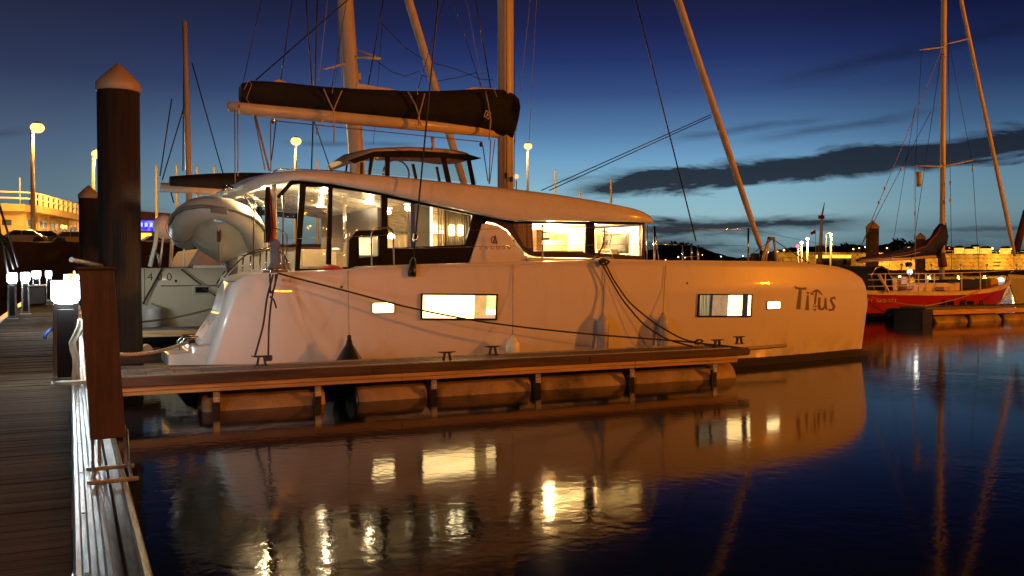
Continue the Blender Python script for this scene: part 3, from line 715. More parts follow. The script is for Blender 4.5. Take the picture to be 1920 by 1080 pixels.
def catamaran():
    t = thing('sailing_catamaran', 'large white sailing catamaran with lit cabin lying alongside the finger pontoon', 'catamaran', (7.5, CY, 0))
    hull_mesh().build('hull', cat_hull, t)
    far = hull_mesh(CY); far.v = [(x + 1.05 * max(0, (6 - x) / 4.6), y, z) for x, y, z in far.v]; far.build('hull', cat_hull, t)
    # bridge deck
    MB().box(3.2, 11.6, 14.55, 19.45, .85, 1.70).build('bridge_deck', gelcoat, t, bevel=.1)
    # deck coaming along the sheer (raised lip)
    rows = []
    xs_ = [3.75 + (13.3 - 3.75) * i / 60 for i in range(61)]
    lip = lambda X: sheer(X) + spline([(3.75, .0), (3.85, .045), (4.6, .05), (7.5, .045), (12.5, .03), (13.3, 0)], X)
    mb = MB(); mb.grid([[(X, side_y(X, sheer(X)) + .045, sheer(X) - .02) for X in xs_], [(X, side_y(X, 1.8) + .05, lip(X) - .01) for X in xs_], [(X, side_y(X, 1.8) + .075, lip(X)) for X in xs_], [(X, side_y(X, 1.8) + .5, lip(X) + .004) for X in xs_]])
    mb.build('toe_rail', gelcoat, t)
    MB().tube([(X, side_y(X, sheer(X)) + .006, sheer(X) - .035) for X in [2.6 + (13.2 - 2.6) * i / 50 for i in range(51)]], .011, 6).build('rubbing_strip', pmat('strip_grey', (.35, .3, .25), .4), t)
    # low grey strake near waterline forward
    MB().tube([(X, side_y(X, .30) - .004, .30 + (X - 9) * .012) for X in [8.0 + 4.0 * i / 30 for i in range(31)]], .035, 8).build('waterline_strake', pmat('strake_grey', (.28, .25, .22), .5), t)
    # vertical hull seam
    for px in (652, 962, 1128):
        pts = [on_hull(px, y, .002) for y in range(500, 672, 14)]
        MB().tube(pts, .0012, 4).build('hull_seam', pmat('seam_line', (.42, .36, .28), .5), t)
    # ------ hull windows
    def hull_window(c4, inset, parts, nm='hull_window'):
        P = [on_hull(px, py, 0) for px, py in c4]
        yy = min(p.y for p in P)
        def q(u, v):      # bilinear in the four corners: tl, tr, br, bl
            a = P[0].lerp(P[1], u); b = P[3].lerp(P[2], u); return a.lerp(b, v)
        w = (P[1] - P[0]).length; h = (P[3] - P[0]).length; iu, iv = inset / w, inset / h
        mb = MB(); o = [q(0, 0), q(1, 0), q(1, 1), q(0, 1)]; i_ = [q(iu, iv), q(1 - iu, iv), q(1 - iu, 1 - iv), q(iu, 1 - iv)]
        F = lambda p, d: (p.x, p.y + d, p.z)
        vs_ = [F(p, -.034) for p in o] + [F(p, -.034) for p in i_] + [F(p, .02) for p in o] + [F(p, -.012) for p in i_]
        mb.add(vs_, [(k, (k + 1) % 4, 4 + (k + 1) % 4, 4 + k) for k in range(4)] + [(k, 8 + k, 8 + (k + 1) % 4, (k + 1) % 4) for k in range(4)] + [(4 + k, 4 + (k + 1) % 4, 12 + (k + 1) % 4, 12 + k) for k in range(4)])
        fr = mb.build(nm, black_frame, t)
        MB().add([F(p, -.026) for p in i_], [(0, 1, 2, 3)]).build('pane', pane_m, fr)
        for u0, u1, v0, v1, mt, nm2 in parts:
            uu = lambda u: iu + (1 - 2 * iu) * u; vv = lambda v: iv + (1 - 2 * iv) * v
            MB().add([F(q(uu(u0), vv(v0)), -.021), F(q(uu(u1), vv(v0)), -.021), F(q(uu(u1), vv(v1)), -.021), F(q(uu(u0), vv(v1)), -.021)], [(0, 1, 2, 3)]).build(nm2, mt, fr)
    hot = lit_mat('window_blind_glow', (1, .70, .30), (1, .62, .22), 7, 2); warm = lit_mat('warm_cabin_glow', (.80, .45, .13), (.95, .55, .18), 1.1, 9)  # cabin light and shade put into flat glowing panels
    warm2 = lit_mat('curtain_glow', (1.0, .66, .28), (.8, .5, .2), 2.2, 30, (1, 1, .02)); peach = lit_mat('peach_cabin_glow', (.70, .36, .15), (.85, .48, .2), .9, 9)
    dk = lit_mat('cabin_shadow', (.10, .04, .015), (.05, .02, .01), .5, 9); curt = lit_mat('pleated_curtain_glow', (.75, .55, .22), (.16, .10, .04), 1.1, 42, (1, 1, .02))
    hull_window(((789, 550), (932, 551), (930, 600), (788, 599)), .025, ((0, .70, 0, 1, hot, 'blind'), (.70, .87, 0, 1, warm, 'cabin_wall'), (.87, 1, 0, .62, warm2, 'curtain'), (.87, 1, .62, .84, hot, 'lamp_shade'), (.87, 1, .84, 1, warm, 'bunk_glow')))
    hull_window(((1309, 551), (1409, 551), (1407, 594), (1306, 594)), .022, ((0, .20, 0, 1, curt, 'curtain'), (.20, .25, 0, 1, dk, 'cabin_shadow'), (.25, .55, 0, 1, peach, 'cabin_wall'), (.55, .83, 0, 1, hot, 'blind'), (.83, .94, 0, 1, dk, 'dark_curtain'), (.94, 1, 0, 1, hot, 'blind')))
    def port(px0, py0, px1, py1):
        a, b = on_hull(px0, py0, 0), on_hull(px1, py1, 0); y = (a.y + b.y) / 2; r = .03
        def rr(x0, x1, z0, z1, r):
            out = []
            for cx, cz, a0 in ((x1 - r, z1 - r, 0), (x0 + r, z1 - r, 90), (x0 + r, z0 + r, 180), (x1 - r, z0 + r, 270)):
                out += [(cx + r * math.cos(R(a0 + k * 30)), cz + r * math.sin(R(a0 + k * 30))) for k in range(4)]
            return out
        o, i_ = rr(a.x, b.x, b.z, a.z, r), rr(a.x + .018, b.x - .018, b.z + .018, a.z - .018, r * .7)
        sl = (b.y - a.y) / (b.x - a.x)
        def tilt(mb): mb.v = [(x, yy + (x - a.x) * sl, z) for x, yy, z in mb.v]; return mb
        f = tilt(MB().prism(o, a.y - .018, a.y + .03, [i_])).build('porthole', pmat('porthole_frame', (.55, .5, .42), .3, coat=.4), t)
        tilt(MB().prism(i_, a.y - .012, a.y - .010)).build('pane', hot, f)  # pane itself glows in place of a lit cabin
        for s in (.25, .75):
            x = a.x + (b.x - a.x) * s; tilt(MB().tube([(x, a.y - .026, b.z + .05), (x, a.y - .014, b.z + .05)], .011, 8)).build('catch', black_frame, f)
    port(696, 566, 740, 588); port(1437, 564, 1463, 580)
    # ------ saloon and cockpit sides
    Y0 = 14.0
    A = lambda px, py, dy=0.0: at(px, py, Y0 + dy)
    outer = [A(*p) for p in ((522, 512), (556, 334), (600, 338), (720, 358), (800, 377), (893, 399), (915, 408), (876, 496), (800, 500), (652, 507), (610, 511))]
    holes = [[A(*p) for p in h] for h in (((535, 503), (563, 350), (566, 350), (553, 511 - 6)),
             ((562, 504), (574, 350), (616, 351), (612, 503)), ((621, 503), (624, 352), (715, 366), (715, 431), (668, 432), (655, 450), (653, 500)), ((674, 483), (673, 444), (711, 443), (711, 480)),
             ((727, 465), (727, 371), (888, 403), (872, 459), (770, 463)))]
    holes = holes[1:]
    outer = [A(*p) for p in ((553, 512), (562, 345), (548, 347), (524, 372), (519, 368), (545, 338), (556, 334), (600, 338), (720, 358), (800, 377), (893, 399), (915, 408), (876, 496), (800, 500), (652, 507), (610, 511))]
    MB().prism(outer, Y0, Y0 + .05, holes).build('cockpit_frame', black_frame, t)
    pn = lambda pts, nm, mt, dy=.02, th=.006: MB().prism([A(*p) for p in pts], Y0 + dy, Y0 + dy + th).build(nm, mt, t)
    pn(((560, 506), (572, 349), (618, 350), (614, 505)), 'vinyl_window', vinyl)
    pn(((619, 505), (622, 351), (717, 365), (717, 433), (668, 434), (654, 452), (651, 503)), 'vinyl_window', vinyl)
    pn(((672, 485), (671, 442), (713, 441), (713, 482)), 'window_pane', pane_m)
    pn(((725, 467), (725, 369), (890, 401), (873, 461), (770, 465)), 'window_pane', pane_m)
    # curved clear aft enclosure with pleats
    rows = []; top = []; bot = []
    for k in range(33):
        a = k / 32; px = 553 - 55 * a
        y = Y0 + .02 + 2.6 * a ** 1.5
        p = A(px, 352 + 20 * a, 0); q = A(px - 2 * a, 511, 0)
        wob = .022 * math.sin(k * 2.1)
        top.append((p.x - .05 * a, Y0 + .02 + .75 * a * a + wob, p.z - .0)); bot.append((q.x - .05 * a, Y0 + .02 + .75 * a * a + wob, 1.76))
    MB().grid([bot, top]).build('aft_enclosure', vinyl, t)
    for k in (10, 19, 31): MB().tube([bot[k], top[k]], .012, 6).build('enclosure_seam', brown_frame, t)
    # logo panel
    E = [A(*p) for p in ((879, 493), (903, 420), (912, 419), (935, 424), (950, 434), (960, 450), (968, 464), (976, 474), (988, 482), (1010, 485), (1010, 493))]
    MB().prism(E, Y0 - .03, Y0 + .06).build('side_panel', gelcoat, t, bevel=.01)
    # tinted panel and forward windows
    F = [A(*p) for p in ((906, 404), (960, 416), (1209, 417), (1209, 488), (1100, 484), (1008, 482), (992, 478), (980, 470), (966, 449), (952, 431), (930, 419), (908, 414))]
    h1 = [A(*p) for p in ((998, 418), (1098, 418), (1098, 473), (1000, 471))]; h2 = [A(*p) for p in ((1115, 417.6), (1204, 418), (1204, 480), (1116, 474))]
    h1[0].z = h1[1].z = A(1050, 420).z; h2[0].z = h2[1].z = A(1160, 421).z
    MB().prism(F, Y0 - .0, Y0 + .04, [h1, h2]).build('tinted_panel', brown_frame, t)
    MB().prism(h1, Y0 + .015, Y0 + .02).build('window_pane', pane_m, t); MB().prism(h2, Y0 + .015, Y0 + .02).build('window_pane', pane_m, t)
    pn(((1099, 417), (1114, 417), (1115, 478), (1099, 474)), 'window_post', black_frame, -.014, .012)
    # small curtained triangle window in the tinted panel
    pn(((962, 419), (996, 419), (996, 466), (985, 464), (975, 448), (964, 428)), 'curtained_window', pmat('pleated_tan_curtain', (.20, .12, .07), .5, var=.6, scale=22, stretch=(1, 1, .03), coat=.4), -.008, .006)
    # cabin base forward of panel (lit coaming)
    a, b = A(985, 484), A(1255, 490)
    MB().prism([(a.x, 1.80), (b.x + .1, 1.80), (b.x, b.z + .02), (A(1209, 489).x, A(1209, 487).z), (a.x, A(985, 483).z)], Y0 - .10, Y0 + .3).build('cabin_base', gelcoat, t, bevel=.02)
    # side panel pipe trims / window trim
    pn(((905, 401), (962, 414.5), (1210, 416), (1210, 419), (960, 418.5), (903, 405)), 'window_trim', black_frame, -.02, .018)
    # lettering and emblem
    for i, ch in enumerate('LAGOON'):
        c = A(899 + i * 10.4, 467.5, -.034)
        text_mesh(ch, .072, lambda x, y, c=c: (c.x + x * 1.1, Y0 - .034, c.z + y)).build('letter', letter_dark, t)
    c = A(926, 450, -.034)
    ring = [(c.x + .052 * math.cos(R(a_)), c.z + .06 * math.sin(R(a_))) for a_ in range(70, 330, 15)]; ring2 = [(c.x + .040 * math.cos(R(a_)), c.z + .048 * math.sin(R(a_))) for a_ in range(325, 65, -15)]
    MB().prism(ring + ring2, Y0 - .036, Y0 - .031).build('emblem', letter_dark, t)
    MB().prism([(c.x - .02, c.z - .06), (c.x + .025, c.z + .09), (c.x + .065, c.z - .07), (c.x + .045, c.z - .07), (c.x + .024, c.z + .03), (c.x + .0, c.z - .05)], Y0 - .038, Y0 - .0365).build('emblem', letter_dark, t)
    # ------ roof
    YR = 13.80
    topk = [(at(px, py, YR).x, at(px, py, YR).z) for px, py in ((466, 340), (474, 332), (490, 325), (520, 319), (560, 317), (660, 321), (760, 329), (860, 340), (960, 350), (1060, 363), (1140, 376), (1200, 389), (1225, 396), (1236, 401), (1240, 405))]
    botk = [(at(px, py, YR).x, at(px, py, YR).z) for px, py in ((466, 343), (480, 355), (505, 345), (556, 336), (620, 342), (720, 360), (800, 378), (880, 396), (925, 406), (958, 413), (1000, 413.5), (1100, 414), (1200, 416), (1240, 418))]
    X0r, X1r = topk[0][0], topk[-1][0]
    rows = []
    N = 64
    for i in range(N + 1):
        X = X0r + (X1r - X0r) * (i / N)
        zt, zb = spline(topk, X), spline(botk, X); zt = max(zt, zb + .015)
        # plan rounding of the ends
        e0 = .45 * max(0, 1 - (X - X0r) / .9) ** 2; e1 = .22 * max(0, 1 - (X1r - X) / .8) ** 2.2
        y0 = YR + e0 + e1; y1 = 2 * CY - y0
        h = zt - zb; crown = .10
        ring = [(y0 + .12, zb - .0), (y0 + .03, zb + .004), (y0, zb + .03 * min(1, h * 8)), (y0 + .02, zb + h * .45), (y0 + .06, zb + h * .80), (y0 + .12, zb + h * .93), (y0 + .26, zt), (y0 + 1.0, zt + crown * .35), (CY, zt + crown * .5)]
        full = ring + [(2 * CY - a_, b_) for a_, b_ in ring[-2::-1]]
        rows.append([(X, a_, b_) for a_, b_ in full])
    mb = MB(); mb.grid(rows, True, True); mb.add(rows[0], [tuple(range(len(rows[0])))]); mb.add(rows[-1], [tuple(range(len(rows[-1])))])
    mb.build('cabin_roof', gelcoat, t)
    # far side frame and posts (mirror)
    Yf = 2 * CY - Y0
    fx = [(p[0], p[2]) for p in outer]
    fh = []
    for h in holes:
        if h is holes[2]: continue
        fh.append([(p[0], p[2]) for p in h])
    fo = [A(*p) for p in ((553, 512), (562, 345), (600, 345), (720, 365), (893, 405), (876, 496), (652, 507))]
    MB().prism([A(562, 345), A(720, 364), A(720, 366 + 12), A(562, 345 + 14)], Yf - .05, Yf).build('far_frame', black_frame, t)
    for px in (556, 618, 716):
        a, b = A(px, 505), A(px + 4, 350); MB().prism([(a.x - .05, a.z), (a.x + .05, a.z), (b.x + .05, b.z + .05), (b.x - .05, b.z + .05)], Yf - .05, Yf).build('far_frame', black_frame, t)
    MB().box(A(556, 500).x, A(740, 500).x, Yf - .1, Yf, 1.6, 2.12).build('cockpit_coaming', gelcoat, t)
    # cockpit ceiling and downlights
    cz = A(640, 352).z
    ca, cb = A(556, 345), A(740, 345)
    # saloon interior
    xb_ = A(775, 420).x; xf = A(1207, 420).x
    cream = ceiling_m; wood = pmat('oak_joinery', (.42, .26, .12), .45, var=.25, scale=3, stretch=(.5, .5, 3))
    MB().box(xb_ + .07, xf + .5, Y0 + .06, Yf, 1.10, 1.14).build('cabin_floor', wood, t)
    MB().prism([(xb_ + .07, 1.14), (xf, 1.14), (xf, 2.50), (xb_ + 1.8, 2.55), (xb_ + .07, 2.80)], Yf - .12, Yf - .06).build('cabin_wall', cream, t)
    MB().box(xf - .03, xf + .02, Y0 + .1, Yf - .12, 1.7, 2.53).build('front_wall', cream, t)
    for k in range(4):
        y = Y0 + .45 + k * 1.35; f_ = MB().box(xf - .05, xf - .031, y, y + 1.0, 2.05, 2.42).build('front_window', black_frame, t)
        MB().box(xf - .058, xf - .051, y + .05, y + .95, 2.08, 2.39).build('pane', pmat('dusk_pane', (.05, .06, .08), .1, coat=.5), f_)
    # aft bulkhead with sliding door opening
    MB().box(xb_, xb_ + .06, 15.9, Yf, 1.2, 2.9).build('bulkhead', pmat('dim_bulkhead', (.045, .04, .035), .35, coat=.4), t)
    MB().box(xb_ - .02, xb_ + .05, Y0 + .06, Y0 + .14, 1.3, 3.0).build('door_post', steel, t)
    MB().box(xb_ + .07, xb_ + .075, Y0 + .2, 15.8, 1.3, 3.0).build('sliding_door', pane_m, t)
    # grey panel (fridge column) and curtains behind window D
    g0, g1 = A(783, 500, .5), A(813, 500, .5)
    MB().box(at(765, 450, 14.5).x, at(806, 450, 14.5).x, 14.45, 14.55, 1.3, 3.0).build('cupboard', pmat('grey_cupboard', (.30, .27, .20), .5), t)
    for k in range(4):
        x = at(822 + k * 5, 450, 14.35).x
        MB().box(x - .01, x + .012, 14.33, 14.36, 1.6, 2.85).build('curtain_pole', wood, t)
    cur = []; 
    for k in range(50):
        x = at(835 + k * 1.0, 450, 14.3).x; cur.append((x, 14.34 + .04 * math.sin(k * 1.4)))
    MB().grid([[(x, y, 1.7) for x, y in cur], [(x, y, 2.95) for x, y in cur]]).build('curtain', pmat('tan_curtain', (.30, .22, .12), .8), t)
    for px in (847, 863):
        p = at(px, 432, 14.22); MB().cbox((p.x, 14.22, p.z), .07, .06, .17).build('wall_lamp', emat('wall_lamp_glow', (1, .84, .5), 16), t)
    x = at(809, 450, 14.25).x; MB().box(x - .02, x + .02, 14.24, 14.27, 1.75, 2.88).build('light_strip', emat('strip_glow', (1, .88, .6), 2.2), t)
    MB().prism([at(560, 374, Yf - .2), at(610, 384, Yf - .2), at(668, 390, Yf - .2), at(668, 401, Yf - .2), at(610, 398, Yf - .2), at(560, 386, Yf - .2)], Yf - .25, Yf - .2).build('far_beam', pmat('grey_beam', (.10, .09, .08), .6), t)
    MB().prism([at(648, 392, Yf - .3), at(672, 392, Yf - .3), at(664, 420, Yf - .3), at(662, 500, Yf - .3), at(650, 500, Yf - .3)], Yf - .35, Yf - .3).build('rolled_curtain', pmat('grey_beam', (.10, .09, .08), .6), t)
    # galley and furniture seen through forward windows
    def IB(px0, py0, px1, py1, Y, d, nm, mt):
        a, b = at(px0, py1, Y), at(px1, py0, Y); return MB().box(a.x, b.x, Y, Y + d, a.z, b.z).build(nm, mt, t, bevel=.01)
    IB(1005, 452, 1060, 480, 15.0, .5, 'galley_counter', cream); IB(1035, 440, 1048, 452, 15.1, .1, 'bottle', pmat('green_bottle', (.05, .07, .02), .2))
    IB(1006, 430, 1018, 470, 14.6, .3, 'cupboard_door', wood); IB(1065, 438, 1097, 475, 15.6, .6, 'sofa_back', pmat('beige_sofa', (.5, .4, .28), .8))
    IB(1128, 432, 1150, 468, 15.2, .2, 'wine_rack', pmat('dark_rack', (.08, .05, .03), .4)); IB(1154, 425, 1160, 470, 15.4, .08, 'cabin_post', wood)
    IB(1120, 468, 1145, 474, 14.6, .4, 'tray', cream); IB(1146, 467, 1190, 480, 14.8, .5, 'sofa_seat', pmat('beige_sofa', (.5, .4, .28), .8)); IB(1178, 430, 1188, 472, 14.9, .1, 'curtain', pmat('tan_curtain', (.30, .22, .12), .8))
    IB(1020, 470, 1095, 479, 14.5, .3, 'bench', wood)
    for k in range(6):
        p = at(1133 + (k % 3) * 8, 438 + (k // 3) * 14, 15.15); MB().cbox(p, .09, .05, .03).build('glass_rack_rung', steel, t)
    MB().box(xb_ + 1.6, xf - .4, 15.3, 15.50, 2.47, 2.53).build('ceiling_strip', emat('cabin_strip_glow', (1, .66, .26), 26), t)
    MB().box(xb_ + 1.6, xf - .4, 17.3, 17.50, 2.47, 2.53).build('ceiling_strip', emat('cabin_strip_glow', (1, .66, .26), 26), t)
    for px, Y, pw in ((900, 15.6, 14), (1030, 15.0, 190), (1090, 16.4, 220), (1155, 15.0, 190), (1180, 16.6, 200)):
        p = at(px, 430, Y); light('cabin_light', (min(p.x, xf - .5), Y, 2.42), pw, (1, .62, .24), .08, t)
    light('cabin_light', (at(690, 465, 15.8).x, 16.2, 2.35), 26, (1, .70, .32), .06, t)
    # cockpit furniture
    IB(568, 468, 625, 500, 15.5, .7, 'cockpit_seat', pmat('beige_cushion', (.55, .45, .32), .8)); IB(1, 1, 2, 2, 15, .01, 'cushion_button', cream) if False else None
    IB(630, 472, 650, 500, 15.2, .4, 'helm_chair', pmat('beige_cushion', (.55, .45, .32), .8))
    IB(675, 446, 708, 478, 16.2, .3, 'lit_galley_hatch', lit_mat('galley_hatch_glow', (1, .7, .3), (1, .85, .5), 2.2, 12))
    a = at(646, 395, 15.4); MB().tube([(a.x, 15.4, 1.7), (a.x, 15.4, 2.95)], .03, 10).build('grab_post', steel, t)
    a = at(770, 450, 15.0)
    MB().tube([(at(516, 345, 14.3).x, 14.3, 1.70), (at(514, 345, 14.3).x, 14.3, at(514, 345, 14.3).z)], .035, 10).build('roof_post', mast_paint, t)
    for px, py, Y in ((607, 358, 15.2), (692, 363, 15.5), (600, 350, 17.6)):
        p = at(px, py, Y); zc = spline(botk, p.x)
        MB().lathe([(.065, -.012), (.065, 0)], (p.x, Y, zc - .004), 16).build('downlight', glow_warm, t)
        light('cockpit_light', (p.x, Y, zc - .08), 17, (1, .82, .54), .045, t)
    p = at(484, 350, 15.2); light('aft_light', (p.x + .1, 15.0, p.z - .15), 110, (1, .72, .38), .05, t)
    # bulb behind the aft roof edge
    # ------ flybridge helm shelter
    Yh, Yh2 = 17.4, 19.3
    H_ = lambda px, py: at(px, py, Yh)
    rows = []
    tk = [(H_(*p).x, H_(*p).z) for p in ((650, 297), (668, 284), (700, 276), (770, 273), (840, 277), (885, 283), (905, 290))]
    bk = [(H_(*p).x, H_(*p).z) for p in ((650, 300), (665, 308), (700, 291), (770, 287), (840, 290), (880, 299), (905, 295))]
    bk = [(H_(*p).x, H_(*p).z) for p in ((650, 303), (660, 306), (700, 285), (770, 283), (840, 286), (880, 293), (905, 294))]
    for i in range(29):
        X = tk[0][0] + (tk[-1][0] - tk[0][0]) * i / 28; zt, zb = spline(tk, X), spline(bk, X); zt = max(zt, zb + .01)
        e = .35 * (abs(i / 14 - 1)) ** 5; y0, y1 = Yh + e, Yh2 - e
        rows.append([(X, a_, b_) for a_, b_ in ((y0 + .1, zb), (y0, zb + .02), (y0 + .03, (zt + zb) / 2), (y0 + .15, zt), ((y0 + y1) / 2, zt + .04), (y1 - .15, zt), (y1, zb + .02), (y1 - .1, zb))])
    mb = MB(); mb.grid(rows, True, True); mb.add(rows[0], [tuple(range(8))]); mb.add(rows[-1], [tuple(range(8))]); mb.build('helm_roof', mast_paint, t)
    mb = MB(); mb.prism([H_(*p) for p in ((652, 301), (664, 307), (700, 294), (835, 296), (880, 302), (903, 297), (880, 290), (770, 282), (700, 284))], Yh - .02, Yh - .004).build('helm_roof_band', black_frame, t)
    for (x0, y0, x1, y1, w) in ((699, 292, 693, 325, 6), (728, 288, 727, 332, 9), (832, 292, 843, 338, 10), (880, 298, 890, 345, 8)):
        a, b = H_(x0, y0), H_(x1, y1); ww = w / 2 * .0098
        MB().prism([(b.x - ww, b.z - .05), (b.x + ww, b.z - .05), (a.x + ww, a.z), (a.x - ww, a.z)], Yh + .02, Yh + .07).build('helm_post', black_frame, t)
        dd = 0; MB().prism([(b.x - ww * .6, b.z - .05), (b.x + ww * .6, b.z - .05), (a.x + ww * .6, a.z + .02), (a.x - ww * .6, a.z + .02)], Yh2 - .07, Yh2 - .02).build('helm_post', black_frame, t)
    MB().prism([H_(*p) for p in ((668, 300), (700, 290), (835, 292), (882, 298), (896, 344), (840, 337), (672, 323))], Yh + .04, Yh + .046).build('helm_vinyl', vinyl, t)
    a, b = H_(670, 325), H_(890, 345); MB().box(a.x, b.x, Yh2 - .3, Yh2 - .1, a.z - .4, H_(700, 312).z - .12).build('helm_seat', canvas, t)
    c = H_(770, 318); MB().tube([(c.x + .28 * math.cos(R(k * 20)), Yh + .9, c.z + .28 * math.sin(R(k * 20))) for k in range(19)], .018, 6).build('steering_wheel', steel, t)
    # roof rail and hatch clutter
    a, b = at(500, 322, 14.8), at(672, 322, 14.8)
    zr = lambda X: spline(topk, X) + .02
    pts = [(a.x + (b.x - a.x) * k / 8, 14.8, zr(a.x + (b.x - a.x) * k / 8) + (.075 if 0 < k < 8 else 0)) for k in range(9)]
    MB().tube(pts, .014, 6).build('roof_rail', steel, t)
    # ------ mast, boom, cover
    MX = at(948, 350, CY).x
    zt_ = 19.5
    MB().tube([(MX, CY, at(948, 352, CY).z - .2), (MX, CY, 5), (MX, CY, zt_)], [.137, .137, .12], 18, sq=1.25).build('mast', mast_paint, t)
    for dx, z0, z1 in ((-.11, 3.3, 7), (-.05, 3.35, 4.2), (.12, 3.4, 5)): MB().tube([(MX + dx, CY - .16, z0), (MX + dx, CY - .15, z1 + 9)], .006, 5).build('halyard', wire, t)
    for dz, nx_ in ((3.55, .05), (3.62, -.07), (4.75, .03)):
        MB().cbox((MX + nx_, CY - .17, dz), .035, .05, .10).build('mast_clutch', rubber, t)
    Bq = lambda px, py: at(px, py, CY)
    be, bm_ = Bq(424, 197), Bq(940, 249)
    MB().tube([be, Bq(432, 200), Bq(460, 204), Bq(700, 226), bm_], [.03, .095, .115, .118, .11], 16).build('boom', mast_paint, t)
    ct = [(450, 158), (470, 153), (530, 156), (600, 163), (660, 168), (760, 172), (830, 171), (900, 168), (940, 170), (958, 178), (964, 190)]
    cbp = [(450, 192), (470, 195), (530, 200), (600, 206), (660, 213), (760, 223), (830, 231), (900, 242), (940, 256), (956, 260), (962, 240)]
    rows = []
    for i in range(70):
        f = i / 69 * 10; k = min(9, int(f)); u = f - k
        px = ct[k][0] + (ct[k + 1][0] - ct[k][0]) * u; tp = ct[k][1] + (ct[k + 1][1] - ct[k][1]) * u; bp_ = cbp[k][1] + (cbp[k + 1][1] - cbp[k][1]) * u
        px2 = cbp[k][0] + (cbp[k + 1][0] - cbp[k][0]) * u
        T, B_ = Bq(px, tp), Bq(px2, bp_); w = .14 + .06 * math.sin(f * 1.1) ** 2 + .10 * max(0, f - 8) / 2; wl = .07 * max(0, f - 7.5) / 2.5; h = T.z - B_.z
        rows.append([(B_.x, CY - .10 - wl, B_.z), (B_.x + (T.x - B_.x) * .3, CY - .18 - wl - random.uniform(0, .012), B_.z + h * .3), (B_.x + (T.x - B_.x) * .7, CY - w - random.uniform(0, .012), B_.z + h * .7), (T.x, CY - w * .8, T.z - .01),
                     (T.x, CY - .02, T.z - .05), (T.x, CY + w, T.z - .02), (B_.x + (T.x - B_.x) * .5, CY + .17, B_.z + h * .5), (B_.x, CY + .10, B_.z)])
    mb = MB(); mb.grid(rows, True, True); mb.add(rows[0], [tuple(range(8))]); mb.add(rows[-1], [tuple(range(8))])
    cv = mb.build('sail_cover', cover_cloth, t)
    for pts in (((500, 158), (522, 150), (530, 153), (545, 160)), ((664, 170), (668, 157), (700, 163), (745, 170)), ((860, 171), (885, 165), (925, 168), (940, 171))):
        MB().prism([Bq(*p) for p in pts], CY - .07, CY - .02).build('sail_fold', sailcloth, t)
    def strap(pts, r=.030): MB().tube([Vector(at(px, py, CY - .262)) for px, py in pts], r, 6, sq=.35).build('tie_strap', webbing, t)
    strap(((607, 167), (617, 190), (626, 208), (627, 230), (626, 268))); strap(((641, 170), (630, 195), (624, 212), (600, 230), (593, 252))); strap(((765, 172), (778, 195), (786, 218), (784, 235)))
    strap(((796, 175), (790, 200), (784, 222), (790, 236))); strap(((910, 171), (916, 200), (920, 225), (918, 248), (917, 262))); strap(((466, 150), (472, 158), (462, 185), (472, 200), (476, 214)), .014)
    strap(((927, 170), (932, 182)), .014); strap(((782, 164), (783, 178)), .014); strap(((624, 160), (623, 176)), .014); strap(((466, 150), (458, 168)), .014)
    c = Bq(903, 219); c.y = CY - .25; sz = .085
    dm = MB().prism([(c.x + sz * math.cos(R(20 + 90 * k)), c.z + sz * 1.15 * math.sin(R(20 + 90 * k))) for k in range(4)], CY - .285, CY - .278, [[(c.x + sz * .8 * math.cos(R(20 + 90 * k)), c.z + sz * .92 * math.sin(R(20 + 90 * k))) for k in range(4)]]).build('cover_badge', webbing, t)
    MB().prism([(c.x - .03, c.z - .03), (c.x + .03, c.z - .02), (c.x + .005, c.z + .045), (c.x - .01, c.z + .0)], CY - .285, CY - .278).build('cover_badge', webbing, t)
    MB().cbox(Bq(446, 201) + Vector((0, -.118, 0)), .03, .008, .06).build('boom_mark', red_cloth, t)
    # lines under the boom
    def ln(a, b, Ya, Yb, r=.009, mt=wire, nm='rigging_line', ext=0): 
        P, Q = at(a[0], a[1], Ya), at(b[0], b[1], Yb)
        if ext: Q = P + (Q - P) * ext
        return MB().tube([P, Q], r, 6).build(nm, mt, t)
    ln((478, 214), (505, 319), CY, 16.2, .02, wire_pale); ln((476, 214), (497, 318), CY, 16.2, .012, wire_pale); ln((507, 228), (508, 320), CY, 16.2, .010, wire_pale)
    ln((518, 224), (509, 300), CY, 16.3, .010); ln((440, 206), (441, 345), CY - .2, 15.5, .010, wire_pale); ln((446, 206), (446, 330), CY - .2, 15.5, .010, wire_pale)
    ln((520, 227), (905, 266), CY - .1, CY - .1, .010, pmat('red_flecked_line', (.22, .08, .07), .7)); 
    for px, py in ((512, 227), (902, 271)): MB().cbox(Bq(px, py), .07, .04, .09).build('block', rubber, t, bevel=.02)
    ln((587, 228), (584, 318), CY, 16.8, .014); ln((589, 228), (620, 318), CY, 16.8, .010)
    ln((811, 257), (812, 282), CY, CY, .035, mast_paint, 'boom_bracket'); ln((905, 272), (915, 340), CY, CY, .01, wire); ln((920, 262), (917, 345), CY, CY, .012, wire_pale); ln((928, 262), (918, 345), CY, CY, .009, wire_pale)
    # lazy jacks and topping lift
    ln((480, 150), (640, 10), CY, CY, .014, wire, ext=1.8); ln((526, 152), (548, 0), CY, CY, .011, wire, ext=1.5); ln((585, 163), (574, 0), CY, CY, .014, wire, ext=1.5); ln((590, 163), (595, 0), CY, CY, .014, wire, ext=1.5)
    ln((690, 160), (719, 0), CY, CY, .013, wire, ext=1.5); ln((920, 165), (892, 0), CY, CY, .013, wire, ext=1.5); ln((902, 162), (893, 135), CY, CY, .010, wire); ln((893, 135), (850, 0), CY, CY, .006, wire, ext=1.5)
    ln((622, 165), (650, 0), CY, CY, .007, wire, ext=1.5); ln((784, 166), (830, 10), CY, CY, .006, wire, ext=1.5); ln((448, 190), (490, 0), CY, CY, .007, wire, ext=1.4)
